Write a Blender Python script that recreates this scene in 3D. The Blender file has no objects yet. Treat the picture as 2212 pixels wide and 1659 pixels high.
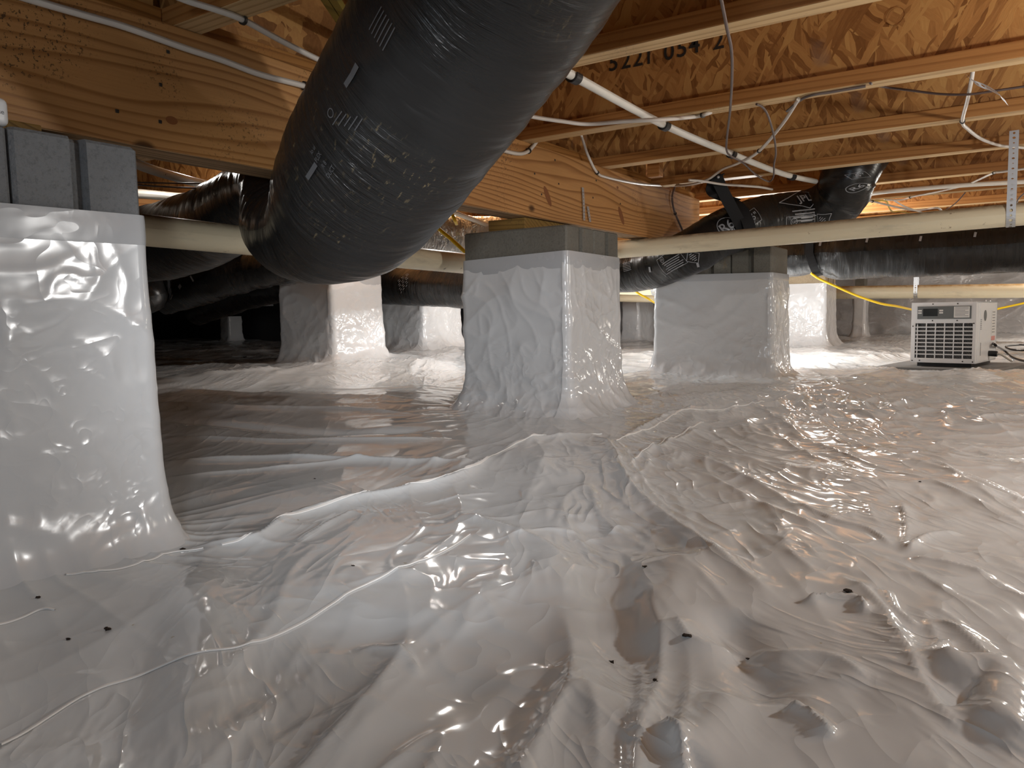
import bpy, bmesh, math, random
import numpy as np
from mathutils import Vector

random.seed(4)
rng = np.random.default_rng(7)
SC = bpy.context.scene
COL = SC.collection
# ------------------------------------------------------------------ frame of reference
# Everything is measured in u (1 u = 0.32 m) from the camera: +Y runs along the girder,
# +X along the joists, +Z up. The floor is about 1.1 u below the camera.
S, Z0 = 0.32, 1.12
F, CX, CY = 1650.0, 1106.0, 829.5
RM = np.array([[0.83622764, 0.03399974, -0.54732746],
               [0.54804216, -0.08697081, 0.83191699],
               [-0.01931656, -0.9956305, -0.09136068]])      # world <- camera (x right, y down, z forward)


def W(p):
    return (S * p[0], S * p[1], S * (p[2] + Z0))


def ray(px, py):
    return RM @ np.array([px - CX, py - CY, F])


def at(px, py, ax, val):
    r = ray(px, py)
    return r * val / r[ax]


def atd(px, py, d):
    return ray(px, py) * d / F


# ------------------------------------------------------------------ camera, world, lights, exposure
cam = bpy.data.cameras.new('camera')
cam.sensor_fit = 'HORIZONTAL'
cam.sensor_width = 36.0
cam.lens = 36.0 * F / 2212.0
cam.clip_start = 0.01
camo = bpy.data.objects.new('camera', cam)
COL.objects.link(camo)
from mathutils import Matrix
bx_, by_, bz_ = RM[:, 0], -RM[:, 1], -RM[:, 2]
m = Matrix(((bx_[0], by_[0], bz_[0], 0), (bx_[1], by_[1], bz_[1], 0), (bx_[2], by_[2], bz_[2], S * Z0), (0, 0, 0, 1)))
camo.matrix_world = m
SC.camera = camo

world = bpy.data.worlds.new('world')
SC.world = world
world.use_nodes = True
world.node_tree.nodes['Background'].inputs[0].default_value = (0.5, 0.5, 0.55, 1)
world.node_tree.nodes['Background'].inputs[1].default_value = 0.02
SC.view_settings.view_transform = 'Standard'
SC.view_settings.look = 'None'
SC.view_settings.exposure = 0.18
SC.view_settings.gamma = 1.0
SC.view_settings.use_curve_mapping = False


def lamp(name, p, power, col, r=0.06, kind='POINT', to=None, size=0.3, angle=120):
    l = bpy.data.lights.new(name, kind)
    l.energy = power
    l.color = col
    if kind == 'AREA':
        l.shape = 'DISK'
        l.size = size
    else:
        l.shadow_soft_size = r
    if kind == 'SPOT':
        l.spot_size = math.radians(angle)
        l.spot_blend = 1.0
    o = bpy.data.objects.new(name, l)
    COL.objects.link(o)
    o.location = W(p)
    if to is not None:
        d = Vector(W(to)) - Vector(W(p))
        o.rotation_euler = d.to_track_quat('-Z', 'Y').to_euler()
    return o


lamp('work_lamp_right', (2.6, 5.3, 0.95), 32, (1.0, 0.98, 0.95), 0.04)
lamp('work_lamp_behind_girder', (-6.4, 10.9, 0.35), 20, (1.0, 0.99, 0.98), 0.05)
lamp('work_lamp_behind_pier', (-4.0, 14.4, 0.3), 42, (1.0, 0.98, 0.95), 0.05)
lamp('lamp_far_right', (1.7, 21.5, 1.2), 34, (1.0, 0.94, 0.86), 0.06)
lamp('lamp_right_bay', (4.0, 12.5, 1.2), 22, (1.0, 0.93, 0.82), 0.06)
lamp('cool_fill_left', (-0.4, -2.8, 0.95), 15, (0.74, 0.87, 1.0), 0.12)  # cool fill added behind the camera to brighten the foreground
lamp('camera_fill_spot', (-0.2, -0.4, 0.35), 62, (0.97, 0.98, 1.0), 0.06, 'SPOT', (-6.4, 8.6, -0.8), angle=50)  # fill spot added beside the camera to brighten the middle distance
# unseen lamps added above the flanges to give the liner its glints
for bx, by, bw in ((1780, 14.85, 11), (985, 9.5, 14), (405, 5.85, 2.5)):
    q0 = at(bx, 300, 1, by)
    lamp('glint_light', (q0[0], by, 1.97), bw, (1.0, 0.97, 0.92), 0.022)

# ------------------------------------------------------------------ noise
def _perm(seed):
    r = np.random.default_rng(seed)
    g = r.uniform(0, 2 * np.pi, (256, 256))
    return np.cos(g), np.sin(g)


_pc = {}


def perlin(x, y, seed=0):
    if seed not in _pc:
        _pc[seed] = _perm(seed)
    gx, gy = _pc[seed]
    x = np.asarray(x, float)
    y = np.asarray(y, float)
    xi = np.floor(x).astype(int)
    yi = np.floor(y).astype(int)
    xf, yf = x - xi, y - yi
    u = xf * xf * xf * (xf * (xf * 6 - 15) + 10)
    v = yf * yf * yf * (yf * (yf * 6 - 15) + 10)

    def g(a, b, dx, dy):
        i, j = a & 255, b & 255
        return gx[i, j] * dx + gy[i, j] * dy
    n0 = g(xi, yi, xf, yf) * (1 - u) + g(xi + 1, yi, xf - 1, yf) * u
    n1 = g(xi, yi + 1, xf, yf - 1) * (1 - u) + g(xi + 1, yi + 1, xf - 1, yf - 1) * u
    return 1.5 * (n0 * (1 - v) + n1 * v)


def ridged(x, y, seed, k=7.0):
    """thin sharp creases on smooth panels, 0..1"""
    return np.exp(-np.abs(perlin(x, y, seed)) * k)


# ------------------------------------------------------------------ material helper
class NT:
    def __init__(self, name):
        self.m = bpy.data.materials.new(name)
        self.m.use_nodes = True
        self.t = self.m.node_tree
        self.t.nodes.clear()
        self.out = self.n('ShaderNodeOutputMaterial')
        self.b = self.n('ShaderNodeBsdfPrincipled')
        self.t.links.new(self.b.outputs[0], self.out.inputs[0])

    def n(self, ty, ins=None, **kw):
        nd = self.t.nodes.new(ty)
        for k, v in kw.items():
            setattr(nd, k, v)
        for k, v in (ins or {}).items():
            self.set(nd, k, v)
        return nd

    def set(self, nd, k, v):
        s = nd.inputs[k]
        if hasattr(v, 'is_output') or isinstance(v, bpy.types.NodeSocket):
            self.t.links.new(v, s)
        else:
            if s.type == 'RGBA':
                v = self.c4(v)
            s.default_value = v

    def p(self, **kw):
        for k, v in kw.items():
            self.set(self.b, k.replace('_', ' '), v)

    def coord(self, out='Object'):
        return self.n('ShaderNodeTexCoord').outputs[out]

    def map(self, vec, scale=(1, 1, 1), rot=(0, 0, 0), loc=(0, 0, 0)):
        return self.n('ShaderNodeMapping', {'Vector': vec, 'Scale': scale, 'Rotation': rot, 'Location': loc}).outputs[0]

    def fold(self, vec, ang, stretch):
        return self.n('ShaderNodeMapping', {'Vector': vec, 'Scale': (stretch, 1, 1), 'Rotation': (0, 0, math.radians(ang))}, vector_type='TEXTURE').outputs[0]

    def noise(self, vec, scale, detail=3.0, rough=0.5, dist=0.0, o=0):
        return self.n('ShaderNodeTexNoise', {'Vector': vec, 'Scale': scale, 'Detail': detail, 'Roughness': rough, 'Distortion': dist}).outputs[o]

    def math(self, op, a, b=0.0, c=None):
        nd = self.n('ShaderNodeMath', operation=op)
        self.set(nd, 0, a)
        self.set(nd, 1, b)
        if c is not None:
            self.set(nd, 2, c)
        return nd.outputs[0]

    def ramp(self, fac, stops, interp='LINEAR'):
        nd = self.n('ShaderNodeValToRGB', {'Fac': fac})
        cr = nd.color_ramp
        cr.interpolation = interp
        while len(cr.elements) > 1:
            cr.elements.remove(cr.elements[-1])
        cr.elements[0].position = stops[0][0]
        cr.elements[0].color = self.c4(stops[0][1])
        for p, c in stops[1:]:
            e = cr.elements.new(p)
            e.color = self.c4(c)
        return nd.outputs[0]

    @staticmethod
    def c4(c):
        if isinstance(c, (int, float)):
            return (c, c, c, 1)
        return tuple(c) + (1,) if len(c) == 3 else tuple(c)

    def mix(self, fac, a, b, blend='MIX'):
        nd = self.n('ShaderNodeMix', data_type='RGBA', blend_type=blend)
        self.set(nd, 0, fac)
        for i, v in ((6, a), (7, b)):
            if isinstance(v, (tuple, list)):
                v = self.c4(v)
            self.set(nd, i, v)
        return nd.outputs[2]

    def bump(self, h, strength, dist=0.01, normal=None):
        ins = {'Height': h, 'Strength': strength, 'Distance': dist}
        if normal is not None:
            ins['Normal'] = normal
        return self.n('ShaderNodeBump', ins).outputs[0]


def srgb(r, g, b):
    f = lambda c: ((c / 255 + 0.055) / 1.055) ** 2.4 if c > 10 else c / 255 / 12.92
    return (f(r), f(g), f(b))


def plain(name, col, rough=0.5, metal=0.0, spec=0.5):
    k = NT(name)
    k.p(Base_Color=NT.c4(col), Roughness=rough, Metallic=metal)
    k.b.inputs['Specular IOR Level'].default_value = spec
    return k.m


# ------------------------------------------------------------------ materials
def mat_liner(name, base, bump=0.35, dirt=True, rough=0.17, sc=1.0, zoned=False):
    k = NT(name)
    c = k.coord()
    warp = k.n('ShaderNodeVectorMath', {0: c, 1: k.n('ShaderNodeVectorMath', {0: k.noise(c, 3.0 * sc, 2, o=1), 'Scale': 0.11}, operation='SCALE').outputs[0]}, operation='ADD').outputs[0]
    crease = lambda vec, sc_, w: k.math('POWER', k.math('MAXIMUM', k.math('SUBTRACT', 1.0, k.math('ABSOLUTE', k.math('MULTIPLY', k.math('SUBTRACT', k.noise(vec, sc_, 2, 0.5), 0.5), w))), 0.0), 2.0)
    r1 = crease(k.fold(warp, -58, 5.5), 13 * sc, 7.0)
    r2 = crease(k.fold(warp, -30, 5.0), 21 * sc, 8.0)
    r3 = crease(warp, 7 * sc, 10.0)
    m1 = k.ramp(k.noise(c, 2.3 * sc, 2), [(0.42, 0.0), (0.62, 1.0)])
    m2 = k.ramp(k.noise(k.map(c, (1, 1, 1), (0, 0, 0), (5, 2, 0)), 2.7 * sc, 2), [(0.50, 0.0), (0.66, 1.0)])
    fine = k.noise(k.fold(c, -35, 5.0), 60 * sc, 2, 0.5)
    h = k.math('ADD', k.math('MULTIPLY', r1, k.math('MULTIPLY', m1, 0.5)), k.math('MULTIPLY', r2, k.math('MULTIPLY', m2, 0.3)))
    h = k.math('ADD', h, k.math('MULTIPLY', r3, 0.12))
    h = k.math('ADD', h, k.math('MULTIPLY', fine, k.math('MULTIPLY', m2, 0.10)))
    if zoned:
        # the sheet lies tight and smooth at the left front, loose and crumpled to the right and back
        xyz = k.n('ShaderNodeSeparateXYZ', {0: c})
        t = k.math('ADD', k.math('ADD', xyz.outputs[0], k.math('MULTIPLY', xyz.outputs[1], 0.25)), 0.75)
        t = k.n('ShaderNodeMapRange', {0: t, 1: -0.2, 2: 0.5, 3: 0.22, 4: 1.0}, interpolation_type='SMOOTHSTEP').outputs[0]
        u = k.n('ShaderNodeMapRange', {0: xyz.outputs[1], 1: 1.6, 2: 2.6, 3: 0.0, 4: 0.6}).outputs[0]
        h = k.math('MULTIPLY', h, k.math('MAXIMUM', t, u))
    nrm = k.bump(h, bump, 0.01)
    col = k.mix(k.ramp(k.noise(c, 1.7 * sc, 4, 0.6), [(0.35, 0.0), (0.7, 1.0)]), base, tuple(x * 0.9 for x in base))
    if dirt:
        col = k.mix(k.ramp(k.noise(c, 55, 2, 0.5), [(0.765, 0.0), (0.79, 0.55)]), col, (0.38, 0.30, 0.14))
    k.p(Base_Color=col, Roughness=k.ramp(k.noise(c, 9 * sc, 3), [(0.3, rough * 0.7), (0.75, rough * 1.7)]), Normal=nrm)
    k.b.inputs['Specular IOR Level'].default_value = 0.55
    return k.m


LINER = mat_liner('white_liner', (0.73, 0.77, 0.795), 0.75, True, 0.11, 1.0, True)
WRAP = mat_liner('white_wrap', (0.67, 0.685, 0.70), 0.36, False, 0.17)
WRAPS = mat_liner('white_wrap_taut', (0.66, 0.68, 0.70), 0.16, False, 0.17)
WALLP = mat_liner('wall_liner', (0.50, 0.48, 0.47), 0.5, False, 0.24, 0.8)
TAPE = mat_liner('white_tape', (0.50, 0.515, 0.535), 0.12, False, 0.2)
SEAM = plain('clear_seam_tape', (0.90, 0.90, 0.89), 0.10)


def mat_wood(name, axis, light, dark, freq=26.0, mould=0.0, knots=0.0, rough=0.55, wild=5.0):
    k = NT(name)
    c = k.coord()
    st = [1.0, 1.0, 1.0]
    st[axis] = 0.13
    s = k.map(c, tuple(st))
    dn = k.noise(s, 6.0, 2, 0.4)
    sep = k.n('ShaderNodeSeparateXYZ', {0: c})
    cross = sep.outputs[2]
    other = sep.outputs[0 if axis == 1 else 1]
    v = k.math('ADD', k.math('MULTIPLY', cross, freq), k.math('ADD', k.math('MULTIPLY', other, freq * 0.55), k.math('MULTIPLY', dn, wild)))
    saw = k.math('FRACT', v)
    ring = k.ramp(saw, [(0.0, 0.0), (0.55, 0.10), (0.84, 0.9), (0.92, 0.8), (1.0, 0.0)])
    fst = [60.0, 60.0, 60.0]
    fst[axis] = 1.6
    fib = k.noise(k.map(c, tuple(fst)), 4.0, 3, 0.6)
    col = k.mix(ring, light, dark)
    col = k.mix(k.ramp(fib, [(0.3, 0.0), (0.8, 0.35)]), col, tuple(x * 0.55 for x in light))
    col = k.mix(k.ramp(k.noise(s, 2.0, 3), [(0.35, 0.0), (0.75, 0.5)]), col, tuple(x * y for x, y in zip(light, (0.72, 0.66, 0.6))))
    if knots:
        kst = [3.6, 3.6, 3.6]
        kst[axis] = 2.2
        vor = k.n('ShaderNodeTexVoronoi', {'Vector': k.map(c, tuple(kst), (0, 0, 0), (0.2, 0.13, 0.4)), 'Scale': 1.0}).outputs['Distance']
        col = k.mix(k.ramp(vor, [(0.0, 1.0), (0.035, 0.85), (0.06, 0.0)]), col, tuple(x * 0.22 for x in dark))
    if mould:
        sp = k.noise(k.map(c, (1, 1, 1)), 190, 2, 0.6)
        zone = k.ramp(k.noise(c, 3.3, 3), [(0.56, 0.0), (0.66, 1.0)])
        f = k.math('MULTIPLY', k.ramp(sp, [(0.60, 0.0), (0.64, 1.0)]), k.math('MULTIPLY', zone, mould))
        col = k.mix(f, col, (0.02, 0.016, 0.012))
    k.p(Base_Color=col, Roughness=rough, Normal=k.bump(k.math('ADD', fib, k.math('MULTIPLY', ring, 0.12)), 0.16, 0.003))
    k.b.inputs['Specular IOR Level'].default_value = 0.3
    return k.m


GIRD = mat_wood('girder_pine', 1, srgb(190, 140, 86), srgb(128, 80, 38), 56, 0.75, 1, 0.5, 11)
GIRDB = mat_wood('girder_underside', 1, srgb(172, 140, 104), srgb(70, 48, 30), 60, 0.9, 0, 0.75, 10)
FLNG = mat_wood('flange_pine', 0, srgb(176, 124, 70), srgb(140, 90, 44), 70, 0.25, 1, 0.55, 5)
FLNGB = mat_wood('flange_underside', 0, srgb(226, 192, 142), srgb(176, 136, 90), 60, 0.4, 0, 0.6, 6)
BLKW = mat_wood('blocking_pine', 1, srgb(180, 126, 66), srgb(132, 84, 38), 60, 0.3, 0, 0.55, 5)
SHIM = mat_wood('treated_shim', 0, srgb(150, 118, 62), srgb(96, 70, 30), 70, 0.3, 0, 0.65, 5)
OLIVE = mat_wood('olive_strip', 1, srgb(150, 132, 66), srgb(96, 84, 40), 40, 0.1, 0, 0.5, 3)


def mat_osb(name, tone=1.0):
    k = NT(name)
    c = k.coord()
    cols = []
    hs = []
    for i, (rot, sc) in enumerate(((0.2, 24), (0.75, 19), (2.6, 22))):
        # flakes: voronoi cells stretched along their own direction, in the X-Z plane
        v = k.map(c, (1, 1, 1), (0, rot, 0), (0.37 * i, 0, 0.21 * i))
        wv = k.n('ShaderNodeVectorMath', {0: v, 1: k.n('ShaderNodeVectorMath', {0: k.noise(c, 12, 2, o=1), 'Scale': 0.035}, operation='SCALE').outputs[0]}, operation='ADD').outputs[0]
        v2 = k.map(wv, (2.6, 1.0, 0.42))
        vn = k.n('ShaderNodeTexVoronoi', {'Vector': v2, 'Scale': float(sc)})
        g = k.n('ShaderNodeSeparateColor', {0: vn.outputs['Color']}).outputs[0]
        fib = k.noise(k.map(wv, (60, 60, 4)), 3.0, 2, 0.6)
        val = k.math('ADD', k.math('MULTIPLY', g, 0.75), k.math('MULTIPLY', fib, 0.35))
        cols.append(val)
        hs.append(k.n('ShaderNodeSeparateColor', {0: vn.outputs['Color']}).outputs[1])
    m1 = k.ramp(hs[1], [(0.49, 0.0), (0.51, 1.0)])
    m2 = k.ramp(hs[2], [(0.59, 0.0), (0.61, 1.0)])
    val = k.mix(m2, k.mix(m1, cols[0], cols[1]), cols[2])
    hgt = k.mix(m2, k.mix(m1, hs[0], hs[1]), hs[2])
    d = tone
    col = k.ramp(val, [(0.10, tuple(x * d for x in srgb(116, 74, 34))), (0.28, tuple(x * d for x in srgb(140, 94, 50))), (0.6, tuple(x * d for x in srgb(176, 126, 72))), (0.95, tuple(x * d for x in srgb(194, 148, 88)))])
    stain = k.ramp(k.noise(c, 6.0, 3), [(0.66, 0.0), (0.74, 0.5)])
    col = k.mix(stain, col, srgb(128, 112, 104))
    k.p(Base_Color=col, Roughness=0.55, Normal=k.bump(k.math('ADD', hgt, k.math('MULTIPLY', val, 0.7)), 0.45, 0.004))
    k.b.inputs['Specular IOR Level'].default_value = 0.35
    return k.m


OSB = mat_osb('osb_web')
OSBC = mat_osb('osb_subfloor', 0.9)


def mat_duct(name, base=0.018, dust=True, rough=0.26, bs=0.5):
    k = NT(name)
    uv = k.coord('UV')
    # wrinkles run around the hose, so they vary fast along u (metres along the hose)
    w = k.n('ShaderNodeVectorMath', {0: uv, 1: k.n('ShaderNodeVectorMath', {0: k.noise(uv, 5, 2, o=1), 'Scale': 0.05}, operation='SCALE').outputs[0]}, operation='ADD').outputs[0]
    n1 = k.noise(k.map(w, (90, 9, 1), (0, 0, 0.08)), 1.0, 4, 0.62)
    n2 = k.noise(k.map(w, (26, 5, 1), (0, 0, -0.35)), 1.0, 2, 0.5)
    zone = k.ramp(k.noise(uv, 4.0, 2), [(0.38, 0.15), (0.62, 1.0)])
    h = k.math('ADD', k.math('MULTIPLY', n1, k.math('MULTIPLY', zone, 0.7)), k.math('MULTIPLY', n2, 0.8))
    col = (base, base * 0.98, base * 0.98)
    if dust:
        sc_ = k.noise(k.map(w, (38, 130, 1), (0, 0, 0.6)), 1.0, 4, 0.65)
        z2 = k.ramp(k.noise(uv, 3.2, 3), [(0.54, 0.0), (0.70, 0.9)])
        col = k.mix(k.math('MULTIPLY', k.ramp(sc_, [(0.59, 0.0), (0.66, 0.8)]), z2), col, (0.20, 0.155, 0.085))
    k.p(Base_Color=col, Roughness=k.ramp(n2, [(0.3, rough * 0.8), (0.7, rough * 1.5)]), Normal=k.bump(h, bs, 0.012))
    k.b.inputs['Specular IOR Level'].default_value = 0.5
    return k.m


DUCT = mat_duct('black_duct_film', 0.015, True, 0.28, 0.8)
DUCT2 = mat_duct('black_duct_film_far', 0.009, False, 0.25, 0.6)


def mat_foil():
    k = NT('foil_facing')
    uv = k.coord('UV')
    n1 = k.noise(k.map(uv, (40, 14, 1)), 1.0, 3, 0.6, 1.0)
    br = k.n('ShaderNodeTexBrick', {'Vector': k.map(uv, (1, 1, 1)), 'Scale': 60.0, 'Mortar Size': 0.12, 'Color1': (0, 0, 0, 1), 'Color2': (0, 0, 0, 1), 'Mortar': (1, 1, 1, 1)}).outputs[0]
    k.p(Base_Color=(0.75, 0.75, 0.74, 1), Metallic=0.85, Roughness=0.32, Normal=k.bump(k.math('ADD', n1, k.math('MULTIPLY', br, 0.15)), 0.9, 0.02))
    return k.m


FOIL = mat_foil()


def mat_concrete(name, a, b):
    k = NT(name)
    c = k.coord()
    n1 = k.noise(c, 5, 4, 0.6)
    n2 = k.noise(c, 160, 3, 0.7)
    col = k.mix(k.ramp(n1, [(0.3, 0.0), (0.7, 1.0)]), a, b)
    col = k.mix(k.ramp(n2, [(0.3, 0.55), (0.5, 0.0)]), col, tuple(x * 0.45 for x in a))
    col = k.mix(k.ramp(k.noise(k.map(c, (1, 1, 0.35)), 30, 3), [(0.66, 0.0), (0.74, 0.35)]), col, srgb(150, 118, 66))
    k.p(Base_Color=col, Roughness=0.9, Normal=k.bump(n2, 0.6, 0.004))
    return k.m


CONC = mat_concrete('block_concrete', srgb(122, 120, 112), srgb(104, 101, 92))
CONCG = mat_concrete('block_concrete_grey', srgb(128, 130, 132), srgb(112, 113, 114))
CONCT = mat_concrete('block_concrete_tan', srgb(176, 160, 134), srgb(160, 146, 122))


def mat_pvc(name, base, dirt):
    k = NT(name)
    uv = k.coord('UV')
    c = k.coord()
    n = k.noise(k.map(uv, (3, 14, 1)), 1.0, 5, 0.7)
    n2 = k.noise(c, 24, 4, 0.65)
    up = k.n('ShaderNodeSeparateXYZ', {0: k.n('ShaderNodeNewGeometry').outputs['Normal']}).outputs[2]
    soil = k.math('MULTIPLY', k.ramp(up, [(0.5, 0.0), (0.85, 0.8)]), k.ramp(n2, [(0.25, 0.2), (0.6, 1.0)]))
    col = k.mix(k.ramp(n, [(0.55, 0.0), (0.72, 0.65)]), base, tuple(x * 0.62 for x in base))
    col = k.mix(soil, col, dirt)
    col = k.mix(k.ramp(n2, [(0.68, 0.0), (0.73, 0.8)]), col, dirt)
    k.p(Base_Color=col, Roughness=0.42, Normal=k.bump(n2, 0.08, 0.003))
    return k.m


PVC = mat_pvc('cream_pvc', srgb(226, 214, 184), srgb(120, 96, 66))
PVCW = mat_pvc('white_pipe', srgb(222, 218, 208), srgb(140, 122, 98))
PVCS = mat_pvc('stained_pvc', srgb(230, 220, 190), srgb(150, 112, 46))

CABW = mat_pvc('dusty_white_cable', srgb(214, 206, 196), srgb(110, 92, 74))
CABG = plain('grey_cable', srgb(104, 92, 88), 0.45)
CABB = plain('brown_wire', srgb(84, 66, 60), 0.4)
CABY = plain('yellow_cord', srgb(240, 200, 20), 0.4)
CABP = plain('pale_yellow_cable', srgb(214, 190, 96), 0.45)
BLACK = plain('black_plastic', (0.012, 0.012, 0.013), 0.4)
BLKF = plain('black_webbing', (0.012, 0.012, 0.013), 0.75, 0, 0.25)
STEEL = plain('galvanised_steel', (0.55, 0.57, 0.59), 0.42, 0.75)
STEELD = plain('dark_staple', (0.05, 0.045, 0.04), 0.5, 0.5)
MARK = plain('grey_print', (0.30, 0.31, 0.33), 0.4)
MARKD = plain('faint_grey_print', (0.085, 0.087, 0.092), 0.4)
INK = plain('black_ink', (0.02, 0.018, 0.016), 0.6)
LEDGE = plain('pale_ledge', (0.42, 0.42, 0.42), 0.6)
CASE = plain('dehumidifier_case', (0.80, 0.82, 0.84), 0.38)
CASED = plain('slate_panel', (0.16, 0.175, 0.18), 0.4)
SCREEN = plain('display_glass', (0.02, 0.024, 0.026), 0.12)
PAPER = plain('white_label_paper', (0.82, 0.82, 0.80), 0.5)
PINK = plain('red_warning_label', (0.75, 0.34, 0.30), 0.5)
MATT = plain('grey_pad', (0.16, 0.16, 0.155), 0.7)
SENSOR = plain('white_sensor_plastic', (0.78, 0.78, 0.78), 0.35)
SOIL = plain('dark_debris', (0.03, 0.02, 0.014), 0.9)
DARKW = plain('unlit_wall_dark', (0.03, 0.03, 0.033), 0.5)  # near-black base: the unlit left background put into the wall colour


# ------------------------------------------------------------------ mesh builder
class MB:
    def __init__(self):
        self.v, self.f, self.uv, self.mi = [], [], [], []

    def add(self, vs, fs, uvs=None, mi=0):
        o = len(self.v)
        self.v.extend(tuple(p) for p in vs)
        for f in fs:
            self.f.append(tuple(o + i for i in f))
            self.mi.append(mi)
        if uvs is None:
            uvs = [(0, 0)] * len(vs)
        self.uv.extend(uvs)

    def box(self, a, b, bev=0.0, mi=0, side_mi=None):
        """axis-aligned box a..b, edges chamfered by bev; side_mi = material of the downward face"""
        x0, y0, z0 = a
        x1, y1, z1 = b
        if bev <= 0:
            vs = [(x, y, z) for z in (z0, z1) for y in (y0, y1) for x in (x0, x1)]
            fs = [(0, 2, 3, 1), (4, 5, 7, 6), (0, 1, 5, 4), (2, 6, 7, 3), (0, 4, 6, 2), (1, 3, 7, 5)]
            self.add(vs, fs, None, mi)
            if side_mi is not None:
                self.mi[-6] = side_mi
            return
        bm = bmesh.new()
        bmesh.ops.create_cube(bm, size=1)
        for v in bm.verts:
            v.co = Vector(((x0 + x1) / 2 + v.co.x * (x1 - x0), (y0 + y1) / 2 + v.co.y * (y1 - y0), (z0 + z1) / 2 + v.co.z * (z1 - z0)))
        bmesh.ops.bevel(bm, geom=list(bm.edges), offset=bev, segments=2, affect='EDGES', profile=0.6)
        self.bm(bm, mi)
        if side_mi is not None:
            n = len(bm.faces) if bm.is_valid else 0
        bm.free()

    def bm(self, bm, mi=0):
        bm.verts.index_update()
        self.add([v.co[:] for v in bm.verts], [[v.index for v in f.verts] for f in bm.faces], None, mi)

    def obox(self, c, ax, ay, az, hx, hy, hz, mi=0):
        """oriented box: centre, three unit axes, half sizes"""
        c, ax, ay, az = (np.asarray(q, float) for q in (c, ax, ay, az))
        vs = [c + ax * hx * i + ay * hy * j + az * hz * k for k in (-1, 1) for j in (-1, 1) for i in (-1, 1)]
        fs = [(0, 2, 3, 1), (4, 5, 7, 6), (0, 1, 5, 4), (2, 6, 7, 3), (0, 4, 6, 2), (1, 3, 7, 5)]
        self.add(vs, fs, None, mi)

    def grid(self, P, UV=None, closed_u=False, mi=0):
        """P[nu, nv, 3]"""
        nu, nv = P.shape[:2]
        idx = np.arange(nu * nv).reshape(nu, nv)
        if closed_u:
            idx2 = np.vstack([idx, idx[:1]])
        else:
            idx2 = idx
        a, b = idx2[:-1, :-1].ravel(), idx2[1:, :-1].ravel()
        c, d = idx2[1:, 1:].ravel(), idx2[:-1, 1:].ravel()
        uv = [(0, 0)] * (nu * nv) if UV is None else [tuple(q) for q in UV.reshape(-1, 2)]
        self.add(P.reshape(-1, 3).tolist(), list(zip(a.tolist(), b.tolist(), c.tolist(), d.tolist())), uv, mi)

    def build(self, name, mats, parent=None, origin=None, smooth=False):
        me = bpy.data.meshes.new(name)
        if parent is not None and origin is None:
            origin = parent['_o']
        if origin is None:
            a = np.array(self.v)
            origin = (a[:, 0].mean(), a[:, 1].mean(), a[:, 2].min())
        ow = np.array(W(origin))
        vs = np.array(self.v) * S + np.array([0, 0, S * Z0]) - ow
        me.from_pydata(vs.tolist(), [], self.f)
        if not isinstance(mats, (list, tuple)):
            mats = [mats]
        for mm in mats:
            me.materials.append(mm)
        if len(mats) > 1:
            me.polygons.foreach_set('material_index', self.mi)
        uvl = me.uv_layers.new(name='UVMap')
        li = np.empty(len(me.loops), dtype=np.int32)
        me.loops.foreach_get('vertex_index', li)
        uvl.data.foreach_set('uv', np.array(self.uv, dtype=np.float32)[li].ravel())
        if smooth:
            me.polygons.foreach_set('use_smooth', [True] * len(me.polygons))
        me.update()
        o = bpy.data.objects.new(name, me)
        COL.objects.link(o)
        if parent is not None:
            o.parent = parent
            po = np.array(W(parent['_o']))
            o.location = (ow - po).tolist()
        else:
            o.location = ow.tolist()
        o['_o'] = [float(q) for q in origin]
        return o


def tag(o, label=None, cat=None, group=None, kind=None):
    for k, v in (('label', label), ('category', cat), ('group', group), ('kind', kind)):
        if v:
            o[k] = v
    return o


def thing(name, p, label, cat, group=None):
    o = bpy.data.objects.new(name, None)
    COL.objects.link(o)
    o.location = W(p)
    o.empty_display_size = 0.05
    o['_o'] = [float(q) for q in p]
    return tag(o, label, cat, group)


def smooth_path(pts, n=8):
    """Catmull-Rom through pts (rows of any width)"""
    P = np.asarray(pts, float)
    P = np.vstack([2 * P[0] - P[1], P, 2 * P[-1] - P[-2]])
    out = []
    for i in range(1, len(P) - 2):
        for t in np.linspace(0, 1, n, endpoint=False):
            a, b, c, d = P[i - 1:i + 3]
            out.append(0.5 * (2 * b + (c - a) * t + (2 * a - 5 * b + 4 * c - d) * t * t + (3 * b - a - 3 * c + d) * t ** 3))
    out.append(P[-2])
    return np.array(out)


def frames(C):
    T = np.gradient(C, axis=0)
    T /= np.linalg.norm(T, axis=1)[:, None]
    Zv = np.array([0, 0, 1.0])
    A = np.cross(T, Zv)
    ln = np.linalg.norm(A, axis=1)
    bad = ln < 0.15
    A[bad] = np.cross(T[bad], np.array([0, 1.0, 0]))
    A /= np.linalg.norm(A, axis=1)[:, None]
    B = np.cross(A, T)
    return T, A, B


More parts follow.
